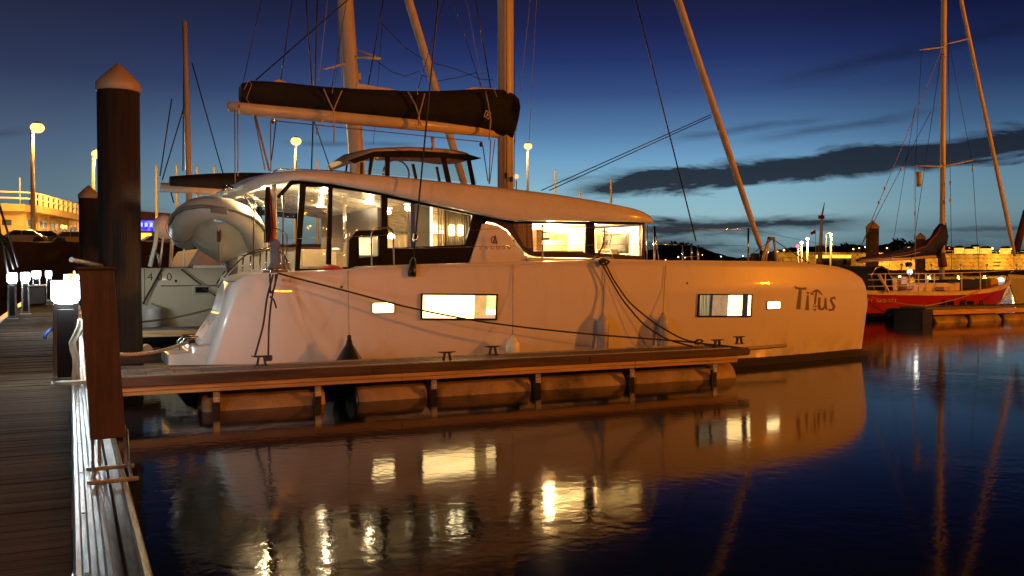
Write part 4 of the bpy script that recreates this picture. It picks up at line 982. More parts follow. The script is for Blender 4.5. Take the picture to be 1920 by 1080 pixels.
    # shrouds: near one with turnbuckle
    S0 = on_hull(771, 512, .03)
    S1 = Vector((MX, CY - .1, 17.6))
    # keep the wire on the line through the photo's upper edge
    for Yk in [14.0 + k * .05 for k in range(60)]:
        q = at(822, 0, Yk)
        if q.z >= S0.z + (S1.z - S0.z) * (Yk - S0.y) / (S1.y - S0.y) * 1.0: pass
    Q = at(822, 0, 14.75); d = Q - S0
    MB().tube([S0 + d * .05, S0 + d * 2.4], .014, 8).build('shroud', wire, t)
    MB().tube([S0 + Vector((0, 0, -.05)), S0 + d * .008, S0 + d * .035, S0 + d * .05], [.062, .066, .052, .022], 12).build('turnbuckle_cover', rubber, t)
    MB().tube([S0 + d * .10, S0 + d * .105, S0 + d * .125, S0 + d * .13], [.016, .04, .04, .016], 10).build('turnbuckle', steel, t)
    ln((1305, 452), (1195, 10), CY - 1.5, CY - .3, .014, wire, 'shroud', 1.6); ln((1740, 0), (1740, 1), CY, CY, .001) if False else None
    # furled genoa, bow gear
    f0, f1 = at(1428, 470, CY), at(1271, 0, CY); d = f1 - f0
    MB().tube([f0, f0 + d * .03, f0 + d * .5, f0 + d * 1.0, f0 + d * 3.3], [.03, .06, .08, .085, .05], 12).build('furled_genoa', sailcloth, t)
    MB().tube([f0 + Vector((0, 0, -.25)), f0], .05, 10).build('furler_drum', rubber, t)
    ln((1015, 357), (1333, 215), CY - .1, CY, .011, wire); ln((1030, 357), (1334, 219), CY - .1, CY, .011, wire)
    MB().tube([(13.9, 14.1, 1.72), (13.75, CY, 1.78), (13.9, 2 * CY - 14.1, 1.72)], .09, 12).build('cross_beam', mast_paint, t)
    MB().box(11.6, 13.8, 14.6, 19.4, 1.66, 1.672).build('trampoline', pmat('trampoline_net', (.05, .05, .05), .9), t)
    q0 = at(1445, 450, CY - .4)
    for px, py in ((1434, 492), (1457, 490), (1427, 489)):
        a = at(px, py, CY - .4); MB().tube([(a.x, a.y, a.z - .1), at(1441 if px < 1450 else 1451, 449, CY - .4)], .03, 8).build('bow_strut', mast_paint, t)
    MB().cbox(at(1446, 447, CY - .4), .14, .1, .07).build('bow_bracket', rubber, t)
    ln((1449, 449), (1520, 495), CY - .4, 14.6, .010); ln((1449, 448), (1405, 480), CY - .4, 15, .008)
    # stanchions and lifelines
    def st(px, py, pyb=492, Y=13.45, r=.014, px2=None):
        a, b = at(px, py, Y), at(px2 or px, pyb, Y); return MB().tube([(b.x, Y, b.z - .06), a], r, 8).build('stanchion', steel, t)
    st(1017, 421); st(1227, 424, r=.02); st(1228, 430, px2=1237, Y=13.46, r=.008); st(1403, 428, r=.019, Y=13.75); st(1297, 456); st(1309, 460, r=.018); st(1281, 458, px2=1279, r=.014)
    st(1213, 422, Y=13.9, r=.012); 
    a, b = at(1278, 481, 13.45), at(1309, 481, 13.45); MB().tube([a, b], .010, 6).build('seat_rail', steel, t)
    for h in (0, 1):
        pts = [at(px, py, Y) for px, py, Y in (((537, 448, 13.5), (697, 442, 13.5), (735, 440, 13.5), (1017, 424, 13.45), (1227, 428, 13.45), (1403, 430, 13.75), (1600, 470, 14.2)) if h == 0 else ((735, 466, 13.5), (1017, 460, 13.45), (1227, 458, 13.45), (1403, 461, 13.75)))]
        MB().tube(pts, .0035, 5).build('lifeline', steel, t)
    MB().tube([at(*p) for p in ((697, 498, 13.5), (696, 440, 13.5), (700, 430, 13.5), (706, 427, 13.5), (728, 427, 13.5), (734, 430, 13.5), (737, 440, 13.5), (739, 497, 13.5))], .014, 8).build('gate_rail', steel, t)
    MB().tube([at(*p) for p in ((696, 427, 13.5), (738, 427, 13.5))], .012, 6) 
    MB().tube([at(*p) for p in ((1133, 428, 13.8), (1131, 460, 13.7), (1120, 480, 13.6), (1108, 489, 13.5))], .016, 8).build('grab_hose', rubber, t)
    MB().tube([at(*p) for p in ((1147, 500 - 60, 13.8), (1143, 460, 13.8), (1150, 485, 13.7))], .008, 6).build('hanging_cord', rope_pale, t)
    # stern rails and seat
    for pts in (((409, 540), (423, 518), (450, 488), (462, 478), (480, 470), (515, 462)), ((455, 512), (456, 484)), ((470, 510), (470, 480)), ((487, 510), (488, 474)), ((498, 510), (500, 470)), ((536, 505), (538, 440), (522, 430), (514, 428))):
        MB().tube([at(px, py, 13.6) for px, py in pts], .013, 8).build('stern_rail', steel, t)
    for pts in (((496, 345 - 5), (424, 352), (430, 348)),): pass
    # transom steps
    MB().prism([(1.20, .42), (1.9, .42), (1.9, .70), (1.55, .70), (1.50, .62), (1.20, .60)], 13.4, 14.5).build('transom_step', gelcoat, t, bevel=.03)
    MB().prism([(1.6, .70), (2.4, .70), (2.4, 1.15), (1.9, 1.15)], 13.6, 14.4).build('transom_step', gelcoat, t, bevel=.03)
    # boarding ladder folded at the stern
    L0, L1 = at(337, 640, 14.3), at(378, 665, 14.3)
    for k in (0, 1): MB().tube([(L0.x, 14.0 + .35 * k, L1.z - .12), (L0.x - .03, 14.0 + .35 * k, L0.z), (L0.x + .05, 14.0 + .35 * k, L0.z + .08), (L1.x + .3, 14.0 + .35 * k, L0.z + .07)], .016, 8).build('ladder_rail', steel, t)
    MB().box(L0.x + .1, L0.x + .34, 14.0, 14.35, L0.z - .14, L0.z + .03).build('ladder_step', rubber, t)
    # name on the bow in painted strokes
    def stroke(pts, w):
        mb = MB(); out = []
        for i, (px, py) in enumerate(pts):
            a = pts[max(0, i - 1)]; b = pts[min(len(pts) - 1, i + 1)]; dx, dy = b[0] - a[0], b[1] - a[1]; l = math.hypot(dx, dy) or 1
            ww = w[i] if isinstance(w, (list, tuple)) else w
            out.append([on_hull(px - dy / l * ww / 2, py + dx / l * ww / 2, .006), on_hull(px + dy / l * ww / 2, py - dx / l * ww / 2, .006)])
        mb.grid(out, False).build('name_stroke', letter_grey, t)
    K = lambda x, y: (1440 + x / 5.4, 500 + y / 5.4)
    stroke([K(265, 198), K(285, 215), K(330, 222), K(388, 222)], [1.5, 4, 3.6, 4.4]); stroke([K(328, 226), K(318, 320), K(305, 430)], [5, 6, 7.5])
    stroke([K(402, 290), K(399, 360), K(395, 440)], [3, 4.5, 7]); stroke([K(395, 262), K(412, 270)], 3.4)
    stroke([K(488, 235), K(480, 330), K(474, 385)], [3.5, 3, 2.8]); stroke([K(435, 285), K(462, 250), K(494, 236), K(520, 254), K(545, 288)], [1.5, 3.4, 4.5, 3.6, 1.5]); stroke([K(428, 270), K(445, 268), K(458, 285)], 2.2)
    stroke([K(520, 310), K(517, 380), K(522, 425), K(548, 432), K(575, 400), K(583, 318)], [4, 4.6, 5, 4, 3, 3.6]); stroke([K(583, 316), K(582, 380), K(588, 436)], [3, 3.4, 4])
    stroke([K(680, 330), K(668, 312), K(645, 318), K(636, 348), K(655, 375), K(670, 400), K(656, 434), K(625, 440), K(610, 425)], [2.5, 4, 4.2, 4, 4, 4.4, 4.2, 3.6, 1.6])
    stroke([K(455, 400), K(512, 404)], 1.6); stroke([K(462, 425), K(474, 446), K(486, 424)], 1.8)
    # small web address low on the bow: faint ticks
    for k, ch in enumerate('www.titus'):
        c = on_hull(1533 + k * 4.8, 649 - k * .6, .006)
        text_mesh(ch, .055, lambda x, y, c=c: (c.x + x, side_y(c.x, c.z) - .006 + x * .25, c.z + y)).build('letter', pmat('faint_lettering', (.42, .34, .24), .5), t)
    for k, ch in enumerate('42'):
        c = on_hull(527 + k * 13, 529, .006)
        text_mesh(ch, .075, lambda x, y, c=c: (c.x + x * 1.3, c.y - .003, c.z + y)).build('letter', pmat('faint_lettering', (.42, .34, .24), .5), t)
    for px, py in ((640, 538), (1288, 531)):
        p = on_hull(px, py, 0); MB().tube([(p.x, p.y - .01, p.z), (p.x, p.y + .02, p.z)], .018, 10).build('drain_outlet', rubber, t)
    # deck cleats
    for px, py in ((1133, 489), (515, 512)):
        p = on_hull(px, py, 0); MB().tube([(p.x - .16, p.y + .04, p.z + .05), (p.x + .16, p.y + .04, p.z + .05)], .016, 8).build('deck_cleat', steel, t); MB().box(p.x - .05, p.x + .05, p.y + .02, p.y + .06, p.z - .05, p.z + .04).build('cleat_base', steel, t)
    # amber deck spots reflected
    return t
catamaran()

def ropes():
    g = 'dark mooring lines of the big catamaran'
    def rope(pts, label, r=.014, m=rope_m): return tag(MB().tube([Vector(p) for p in pts], r, 8).build('mooring_line', m), label, 'rope', g)
    def path(keys, n=6):
        out = []
        for (a, b) in zip(keys, keys[1:]):
            for i in range(n):
                u = i / n; out.append(at(a[0] + (b[0] - a[0]) * u, a[1] + (b[1] - a[1]) * u, a[2] + (b[2] - a[2]) * u))
        out.append(at(*keys[-1]))
        # relax
        for _ in range(3): out = [out[0]] + [(out[i - 1] + out[i] * 2 + out[i + 1]) / 4 for i in range(1, len(out) - 1)] + [out[-1]]
        return out
    rope(path(((520, 512, 13.0), (545, 519, 12.96), (655, 547, 12.9), (740, 570, 12.85), (800, 584, 12.8), (900, 603, 12.73), (1000, 616, 12.66), (1120, 628, 12.5), (1240, 637, 12.3), (1290, 641, 12.18), (1342, 647, 12.1))), 'long dark mooring line stretching from the stern across the hull to the pontoon tip', .013)
    rope(path(((1127, 492, 13.05), (1140, 515, 13.0), (1165, 560, 12.85), (1205, 608, 12.6), (1250, 637, 12.35), (1300, 650, 12.1))), 'lower of the two bow lines hanging from the midship cleat to the pontoon', .013)
    rope(path(((1133, 490, 13.05), (1150, 525, 13.0), (1180, 568, 12.85), (1225, 605, 12.6), (1280, 637, 12.25), (1340, 649, 12.1))), 'upper of the two bow lines hanging from the midship cleat to the pontoon', .013)
    rope(path(((512, 515, 12.99), (500, 560, 12.85), (494, 610, 12.7), (478, 668, 12.5))), 'left stern line dropping from hull cleat to the pontoon cleat', .014)
    rope(path(((520, 515, 12.97), (509, 560, 12.8), (504, 610, 12.7), (503, 668, 12.5))), 'right stern line dropping straight to the pontoon cleat', .014)
    rope(path(((506, 513, 12.98), (507, 540, 12.95), (506, 552, 12.92), (516, 540, 12.94), (517, 514, 12.98)), 4), 'short rope loop hanging under the stern cleat', .013)
    rope(path(((506, 556, 12.9), (514, 562, 12.9), (518, 578, 12.9)), 4), 'loose rope end below the stern loop', .012)
    for px, py, lab, s, Y in ((1133, 492, 'coil of rope wrapped on the midship cleat', .07, 13.08), (1310, 641, 'knotted rope bundle before the pontoon tip cleat', .06, 12.12), (1130, 489, 'rope turns over the rail at the midship cleat', .05, 13.12)):
        c = at(px, py, Y); pts = [(c.x + s * math.cos(k * .9) * (1.6 if k % 2 else 1), c.y + .02 * math.sin(k * 2.2), c.z + s * .6 * math.sin(k * .9 + .3)) for k in range(22)]
        tag(MB().tube(pts, .013, 6).build('rope_coil', rope_m), lab, 'rope')
    c = at(503, 668, 12.5); pts = [(c.x + .045 * math.cos(k), c.y + .045 * math.sin(k), c.z - .0 - k * .004) for k in range(16)]
    tag(MB().tube(pts, .013, 6).build('rope_coil', rope_m), 'rope turns around the stern line cleat on the pontoon', 'rope')
    # thick twisted lines between piling and boats
    for a, b, Ya, Yb, k, lab in (((218, 664), (385, 624), 13.0, 14.4, .10, 'thick twisted line from the pier to the catamaran stern step'), ((262, 604), (412, 574), 19.5, 20.5, .05, 'thin spiral line sagging in front of the hull marked 400')):
        P, Q = at(a[0], a[1], Ya), at(b[0], b[1], Yb); base = sag(P, Q, k, 70)
        mb = MB(); r = .016
        for ph in (0, 2.1, 4.2):
            mb.tube([(p.x, p.y + r * math.cos(i * .9 + ph), p.z + r * math.sin(i * .9 + ph)) for i, p in enumerate(base)], .013 if Ya < 15 else .009, 5)
        tag(mb.build('twisted_line', rope_pale if Ya < 15 else rope_tan), lab, 'rope')
ropes()

def fenders():
    def line(p, q, m, lab): tag(MB().tube([p, q], .006, 5).build('fender_line', m), lab, 'rope')
    # black teardrop
    c = at(655, 632, 12.84); t = thing('fender', 'big black teardrop fender hanging between hull and pontoon', 'fender', (c.x, 12.84, 0))
    MB().lathe([(.02, c.z - .02), (.035, c.z - .04), (.05, c.z - .10), (.11, c.z - .20), (.19, c.z - .33), (.235, c.z - .48), (.24, c.z - .60), (.20, c.z - .74), (.12, c.z - .84), (.02, c.z - .88)], (c.x, 12.84, 0), 24).build('body', rubber, t)
    MB().lathe([(.03, c.z - .03), (.034, c.z + .0), (.022, c.z + .03)], (c.x, 12.84, 0), 12).build('eye', rubber, t)
    line((c.x, 12.84, c.z + .02), on_hull(652, 507, .02), rope_pale, 'thin pale line holding the black teardrop fender')
    c = at(961, 628, 12.88); t = thing('fender', 'bright cream cylindrical fender behind the far pontoon cleat', 'fender', (c.x, 12.88, 0))
    MB().lathe([(.025, c.z), (.03, c.z - .03), (.07, c.z - .07), (.105, c.z - .13), (.11, c.z - .2), (.11, c.z - .7), (.07, c.z - .78), (.02, c.z - .8)], (c.x, 12.88, 0), 20).build('body', pmat('cream_fender_vinyl', (.85, .80, .62), .35), t)
    line((c.x, 12.88, c.z), on_hull(961, 496, .02), rope_pale, 'thin line holding the bright cream fender')
    for k, px in enumerate((1130, 1243)):
        c = at(px, 586, 12.97)
        yy = side_y(c.x, c.z) - .115
        t = thing('fender', ('dull white fender left of the crossing bow lines', 'dull white fender right of the bow lines')[k], 'fender', (c.x, yy, 0), 'pair of dull white fenders amidships')
        MB().lathe([(.025, c.z), (.03, c.z - .04), (.07, c.z - .09), (.098, c.z - .16), (.10, c.z - .22), (.10, c.z - .78), (.06, c.z - .86), (.02, c.z - .88)], (c.x, yy, 0), 20).build('body', fender_w, t)
        line((c.x, yy, c.z), on_hull(px + 4, 497, .02), rope_pale, ('thin line above the left dull white fender', 'thin line above the right dull white fender')[k])
    c = at(622, 512, 13.5); tag(MB().ball((c.x, 13.55, c.z - .02), .235, 24, 12, .62).build('red_buoy', pmat('red_buoy_vinyl', (.55, .035, .015), .45)), 'red dome of a buoy showing above the deck edge', 'buoy')
fenders()

def dinghy():
    Yb = 14.9; c = at(408, 366, Yb); X, zt = c.x, c.z
    t = thing('inflatable_dinghy', 'grey inflatable dinghy hanging bow-out from the davits at the catamaran stern', 'dinghy', (X, Yb + 1.5, zt - .6))
    tilt = -.10
    def T(u, v, w): return (X + u + .17 * v, Yb + v, zt - .20 + w + tilt * u)
    half = [(0, .03, .0), (.16, .06, -.01), (.33, .17, -.07), (.48, .36, -.17), (.56, .62, -.30), (.59, .95, -.40), (.59, 1.4, -.46), (.58, 2.3, -.47), (.56, 2.9, -.46)]
    path = [T(-a, b, c_) for a, b, c_ in half[::-1]] + [T(*p) for p in half[1:]]
    rr = [.15, .19, .2, .2, .2, .2, .195, .185, .175]
    MB().tube(path, rr + rr[::-1][1:], 18).build('inflatable_tube', hypalon, t)
    off = [(p[0] * 1.0, p[1], p[2]) for p in path]
    strk = [T(-a * 1.02 - (.17 if a > .2 else .1 * a * 5) * (1 if a else 0), b - (.16 if a < .5 else .08 if a < .57 else 0), c_ + .0) for a, b, c_ in half[::-1]] + [T(a * 1.02 + (.17 if a > .2 else .1 * a * 5), b - (.16 if a < .5 else .08 if a < .57 else 0), c_) for a, b, c_ in half[1:]]
    MB().tube(strk, .034, 8, sq=.8).build('rubbing_strake', hypalon_dark, t)
    # hull skin
    rows = []
    for k in range(10):
        f = k / 9; v = .16 + 2.6 * f; wdt = .58 * min(1, (f * 5 + .22)) ** .6; top_w = -.10 - .40 * min(1, f * 3.2); keel = top_w - .12 - .22 * min(1, f * 3.0) ** .8
        row = []
        for s in range(-6, 7):
            u = s / 6; ww = keel + (top_w - keel) * abs(u) ** 1.15
            row.append(T(u * wdt, v + .06 * abs(u), ww))
        rows.append(row)
    MB().grid(rows).build('rigid_hull', pmat('dinghy_gelcoat', (.60, .58, .47), .35, var=.06, coat=.3), t)
    k_ = [T(0, .16 + 2.6 * f, -.22 - .40 * min(1, f * 3.2) - .22 * min(1, f * 3) ** .8 - .0) for f in [i / 9 for i in range(10)]]
    MB().tube(k_, .014, 6).build('keel_strip', hypalon, t)
    MB().box(*[v for v in (X - .5, X + .5, Yb + 2.75, Yb + 2.8, zt - .5, zt - .5)]).build('transom', hypalon_dark, t)
    p = T(0, -.165, .02); q = MB().prism([(X - .13, p[2] - .10), (X + .13, p[2] - .12), (X + .125, p[2] - .04), (X - .125, p[2] - .02)], Yb - .175, Yb - .13)
    q.build('bow_badge', hypalon_dark, t, bevel=.02)
    ps = at(407, 440, Yb + .5); MB().box(ps.x - .028, ps.x + .028, Yb + .30, Yb + .34, ps.z - .12, ps.z + .10).build('bow_eye', rubber, t)
    for s_ in (-1, 1):
        gl = [T(s_ * (.62 + .02 * (k % 2)), .75 + .28 * k, -.30 - .06 * (k % 2)) for k in range(8)]
        MB().tube([(p[0] + s_ * .15, p[1], p[2] + .02) for p in gl], .009, 5).build('grab_line', rope_m, t)
    for v_ in (.35, 1.0, 1.7):
        MB().tube([T(-.60 + .215 * math.cos(a_ / 2.6), v_ + .35, -.36 + .215 * math.sin(a_ / 2.6)) for a_ in range(4, 16)], .006, 5).build('tube_seam', hypalon_dark, t)
    MB().ball(T(-.42, .12, -.02), .03, 10, 6).build('valve', rubber, t)
    # outboard leg
    a = at(425, 470, 16.6)
    MB().tube([(a.x + .04, 16.6, a.z + .25), (a.x + .05, 16.6, a.z), (a.x + .08, 16.6, a.z - .25), (a.x + .12, 16.6, a.z - .6)], [.12, .15, .11, .05], 12).build('outboard_leg', pmat('outboard_grey', (.22, .24, .23), .4), t)
    MB().box(a.x - .02, a.x + .42, 16.5, 16.7, a.z + .12, a.z + .20).build('outboard_plate', pmat('outboard_grey', (.22, .24, .23), .4), t)
    # davit
    d = thing('davit', 'stainless davit arms holding the hanging dinghy', 'davit', (X + .9, Yb, 1.8))
    MB().tube([at(424, 350, 15.2), at(440, 354, 15.2), at(470, 368, 15.2), at(495, 382, 15.2)], .03, 8).build('arm', steel, d)
    MB().tube([at(424, 348, 15.2), at(422, 362, 15.2)], .045, 8).build('arm_end', steel, d)
    MB().tube([at(455, 362, 15.2), at(475, 392, 15.2), at(496, 430, 15.2)], .02, 8).build('brace', steel, d)
    MB().tube([at(424, 350, 17.6), at(440, 354, 17.6), at(470, 368, 17.6), at(497, 390, 17.6)], .03, 8).build('arm', steel, d)
    q = at(424, 355, 15.2); MB().tube([q, T(0, .5, .15)], .008, 5).build('fall', rope_pale, d)
dinghy()

def flag():
    Y = 13.95; t = thing('flag', 'drooping black red and gold flag on a staff at the catamaran stern', 'flag', (at(505, 400, Y).x, Y, 2.0))
    MB().tube([at(499, 345, Y), at(497, 470, Y)], .012, 6).build('staff', steel, t)
    cols = (pmat('flag_black', (.012, .010, .010), .9), pmat('flag_red', (.30, .015, .01), .8), pmat('flag_gold', (.75, .36, .02), .8))
    E0 = [(499, 350), (499, 380), (497, 420), (495, 453)]
    bands = (((498, 503), (497, 507), (496, 508), (495, 506)), ((503, 505), (507, 511), (508, 513), (506, 512)), ((505, 506), (511, 514), (513, 519), (512, 522)))
    ys = (350, 395, 430, 455)
    for b, m in zip(bands, cols):
        rows = []
        for k in range(16):
            f = k / 15 * 3; i = min(2, int(f)); u = f - i
            l = b[i][0] + (b[i + 1][0] - b[i][0]) * u; r = b[i][1] + (b[i + 1][1] - b[i][1]) * u; y = ys[i] + (ys[i + 1] - ys[i]) * u
            rows.append([(lambda p: (p.x, p.y + .03 * math.sin(k * .6 + j * 1.5), p.z))(at(l + (r - l) * j / 4, y, Y)) for j in range(5)])
        MB().grid(rows).build('band', m, t)
flag()
def rail_bag():
    Y = 13.45; t = thing('rail_bag', 'grey canvas covered winch with hanging straps on the stern rail', 'winch', (at(517, 500, Y).x, Y, 1.7))
    c = at(517, 510, Y)
    MB().lathe([(.19, -.02), (.17, .04), (.10, .10), (.075, .16), (.07, .32), (.072, .42), (.05, .47), (.01, .49)], (c.x, Y, c.z - .02), 18).build('cover', canvas, t)
    for k, e in enumerate(((527, 470, 541, 505), (524, 462, 534, 506), (530, 475, 545, 508), (520, 470, 526, 506))):
        MB().tube([at(e[0] - 6, e[1] - 4, Y - .05), at(e[0], e[1], Y - .06), at((e[0] + e[2]) / 2 + 3, (e[1] + e[3]) / 2, Y - .06), at(e[2], e[3], Y - .04)], .015, 6).build('strap', canvas if k % 2 else steel, t)
    MB().tube([at(452, 480, Y), at(480, 473, Y), at(515, 466, Y), at(560, 456, Y)], .008, 6).build('cord', rope_m, t)
rail_bag()

# ---------------------------------------------------------------- generic yacht hull
def yacht_hull(mb, x0, x1, yc, beam, zs, sheer_up=.25, stern_w=.75, rake=.9, stern_rake=.3, N=40, M=10):
    rows_l, rows_r = [], []
    for j in range(M + 1):
        v = j / M; rl, rr = [], []
        for i in range(N + 1):
            u = i / N; X = x0 + (x1 - x0) * u
            X += (rake * (v - 1)) * max(0, (u - .6) / .4) ** 2 - stern_rake * (v - 1) * (-1) * max(0, (.25 - u) / .25) * -1
            zt = zs + sheer_up * (2 * u - .9) ** 2 * (1 if u > .45 else .35)
            z = -.35 + v * (zt + .35)
            w = (stern_w + (1 - stern_w) * math.sin(min(1, u / .5) * math.pi / 2)) * (1 - max(0, (u - .5) / .5) ** 2.2) * beam / 2
            w *= (.55 + .45 * v ** .55); w = max(w, .02)
            rl.append((X, yc - w, z)); rr.append((X, yc + w, z))
        rows_l.append(rl); rows_r.append(rr)
    mb.grid(rows_l); mb.grid(rows_r); mb.grid([rows_l[-1], rows_r[-1]], False)
    mb.grid([[r[0] for r in rows_l], [r[0] for r in rows_r]], False); return rows_l

def neighbour():
    Yn = 23.5; t = thing('sailing_catamaran', 'second catamaran marked 400 moored behind the big one', 'catamaran', (8, Yn + 3.4, 0))
    x0 = at(225, 560, Yn).x; x1 = x0 + 11.5; zs = at(330, 503, Yn).z
    def side(X): u = max(0, (X - x0 - 6) / 5.5); return Yn + .7 * min(1, u) ** 2.2
    xs_ = [x0 + 11.5 * i / 50 for i in range(51)]
    for s in (0, 1):
        m = lambda y: y if s == 0 else 2 * (Yn + 3.5) - y
        mb = MB()
        mb.grid([[(X, m(side(X) + (.2 if z < .3 else 0)), z) for X in xs_] for z in (-.4, .2, .6, zs - .3, zs)])
        mb.grid([[(X, m(2 * (Yn + .72) - side(X)), z) for X in xs_] for z in (-.4, .2, .6, zs - .3, zs)])
        mb.grid([[(X, m(side(X)), zs) for X in xs_], [(X, m(2 * (Yn + .72) - side(X)), zs) for X in xs_]], False)
        mb.add([(x0, m(Yn), -.4), (x0, m(Yn + 1.44), -.4), (x0, m(Yn + 1.44), zs), (x0, m(Yn), zs)], [(0, 1, 2, 3)])
        mb.build('hull', cat400_hull, t)
    MB().tube([(X, side(X) - .005, zs - .42) for X in [x0 + .9 + 2.2 * i / 10 for i in range(11)]], .012, 5).build('hull_line', letter_dark, t)
    for k, ch in enumerate('400'):
        c = at(276 + k * 18, 526, Yn)
        text_mesh(ch, .26, lambda x, y, c=c: (c.x + x, Yn - .006, c.z + y)).build('letter', letter_dark, t)
    a, b = at(366, 549, Yn), at(391, 538, Yn)
    MB().box(a.x - .05, b.x + .05, Yn - .02, Yn + .02, a.z - .04, b.z + .04).build('window_surround', fender_w, t, bevel=.015)
    MB().box(a.x, b.x, Yn - .03, Yn - .021, a.z, b.z).build('hull_window', black_frame, t, bevel=.01)
    p = at(330, 527, Yn); MB().ball((p.x, Yn - .0, p.z), .035, 8, 5).build('hull_outlet', rubber, t)
    # deck lip lit, cabin and roof
    a, b = at(363, 499, Yn), at(560, 499, Yn)
    MB().box(a.x, b.x, Yn + .1, Yn + .5, zs + .005, zs + .07).build('deck_lip', gelcoat, t)
    Yc = Yn + .9
    r0, r1 = at(330, 452, Yc), at(620, 452, Yc)
    MB().prism([(at(350, 500, Yc).x, zs), (at(640, 500, Yc).x, zs), (at(640, 470, Yc).x, at(640, 462, Yc).z), (at(372, 468, Yc).x, at(372, 466, Yc).z)], Yc, Yc + 5).build('cabin', pmat('far_cabin', (.34, .26, .2), .6), t, bevel=.05)
    for px in (300, 345, 415, 424, 433, 475):
        p, q = at(px, 498, Yn + .3), at(px + (6 if px == 300 else 0), 445 if px < 400 else 462, Yn + .3); MB().tube([p, q], .025 if px < 400 else .016, 6).build('stanchion', rail_paint, t)
    MB().tube([at(281, 500, Yn + .2), at(291, 460, Yn + .2), at(296, 420, Yn + .2)], .05, 8).build('davit_arm', rail_paint, t)
    MB().tube([at(320, 500, Yn + 1), at(323, 440, Yn + 1), at(322, 400, Yn + 1)], .045, 8).build('davit_arm', rail_paint, t)
    p = at(405, 480, Yn + 2); MB().tube([(p.x, p.y, zs), (p.x + .02, p.y, zs + .25), (p.x + .05, p.y, zs + .65)], [.18, .14, .05], 8).build('wrapped_cushion', sailcloth, t)
    p = at(280, 480, Yn + 1); MB().tube([at(300, 505, Yn + .2), at(296, 478, Yn + .3), at(290, 470, Yn + .3), at(280, 480, Yn + .3)], .03, 6).build('wheel_rim', steel, t)
    # mast rig
    Ym = Yn + 3.5
    m0, m1 = at(668, 290, Ym), at(648, 0, Ym); d = m1 - m0
    MB().tube([m0 - d * .35, m0, m1, m0 + d * 2.6], [.19, .19, .19, .15], 14, sq=1.2).build('mast', mast_paint, t)
    MB().tube([at(608, 130, Ym - .6), at(652, 118, Ym)], .03, 6).build('spreader', mast_paint, t); MB().tube([at(652, 106, Ym), at(714, 110, Ym - .6)], .045, 6).build('spreader', mast_paint, t)
    MB().tube([at(665, 92, Ym), at(704, 106, Ym - .4)], .025, 6).build('spreader', mast_paint, t); MB().cbox(at(672, 143, Ym - .1), .14, .1, .2).build('radar_box', mast_paint, t)
    Lr = lambda a, b, r, m=wire, e=1.4: MB().tube([at(*a, Ym), at(*a, Ym) + (at(*b, Ym) - at(*a, Ym)) * e], r, 5).build('rigging_line', m, t)
    Lr((735, 240), (652, 120), .006, wire, 1); Lr((598, 150), (614, 0), .010, wire_pale); Lr((642, 160), (632, 0), .012, wire_pale); Lr((700, 270), (712, 110), .008); Lr((628, 158), (640, 60), .008)
    # slack cables
    for keys in (((712, 40), (760, 90), (800, 115), (850, 128), (900, 148), (925, 150)), ((700, 110), (735, 135), (760, 143), (785, 134)), ((790, 140), (820, 152), (860, 145), (893, 136))):
        MB().tube([at(px, py, Ym) for px, py in keys], .012, 5).build('slack_line', wire, t)
    f0, f1 = at(852, 285, Ym), at(766, 0, Ym); d = f1 - f0
    MB().tube([f0 - d * .3, f0, f1, f0 + d * 2.4], [.10, .12, .13, .07], 12).build('furled_genoa', sailcloth, t)
    # low boom with dark cover
    MB().tube([at(300, 351, Ym), at(380, 356, Ym), at(668, 372, Ym)], .13, 12).build('boom', mast_paint, t)
    rows = []
    for k in range(24):
        f = k / 23; px = 318 + 345 * f; tp = 331 - 7 * math.sin(min(1, f * 2) * 1.9); bp_ = 349 + 22 * f
        T_, B_ = at(px, tp, Ym), at(px, bp_, Ym)
        rows.append([(B_.x, Ym - .12, B_.z), (T_.x, Ym - .22, (T_.z + B_.z) / 2), (T_.x, Ym - .08, T_.z), (T_.x, Ym + .08, T_.z), (T_.x, Ym + .22, (T_.z + B_.z) / 2), (B_.x, Ym + .12, B_.z)])
    mb = MB(); mb.grid(rows, True, True); mb.add(rows[0], [tuple(range(6))]); mb.build('sail_cover', cover_cloth, t)
    MB().tube([at(318, 353, Ym), at(326, 380, Ym)], .02, 5).build('rigging_line', wire, t)
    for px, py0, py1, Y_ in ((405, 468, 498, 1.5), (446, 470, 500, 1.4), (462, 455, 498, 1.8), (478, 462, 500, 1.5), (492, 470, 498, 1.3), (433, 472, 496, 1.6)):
        p, q = at(px, py1, Yn + Y_), at(px + 2, py0, Yn + Y_); MB().box(p.x, p.x + .10, p.y, p.y + .1, p.z, q.z).build('cockpit_glint', lit_mat('cockpit_glint_glow', (1, .66, .26), (.9, .5, .15), 1.6, 8), t, bevel=.02)  # glowing bars added as glints of the lit cockpit
    # warm work light in its cockpit
    light('cockpit_light', at(405, 470, Yn + 1.2), 60, (1, .7, .35), .1, t); light('cockpit_light', at(480, 455, Yn + 2.2), 70, (1, .62, .28), .1, t)
    p = at(310, 425, Yn + 1.2)
    MB().ball((p.x, p.y, p.z), .30, 14, 8, 1.1).build('stern_pod', pmat('white_pod', (.8, .6, .45), .4), t)
    # fender and lines
    c = at(286, 570, Yn - .2); f = thing('fender', 'fat white fender hanging on the hull marked 400 beside the piling', 'fender', (c.x, Yn - .2, 0))
    MB().lathe([(.03, c.z + .02), (.05, c.z - .02), (.21, c.z - .06), (.235, c.z - .14), (.235, c.z - .50), (.18, c.z - .58), (.04, c.z - .6)], (c.x, Yn - .25, 0), 20).build('body', fender_w, f)
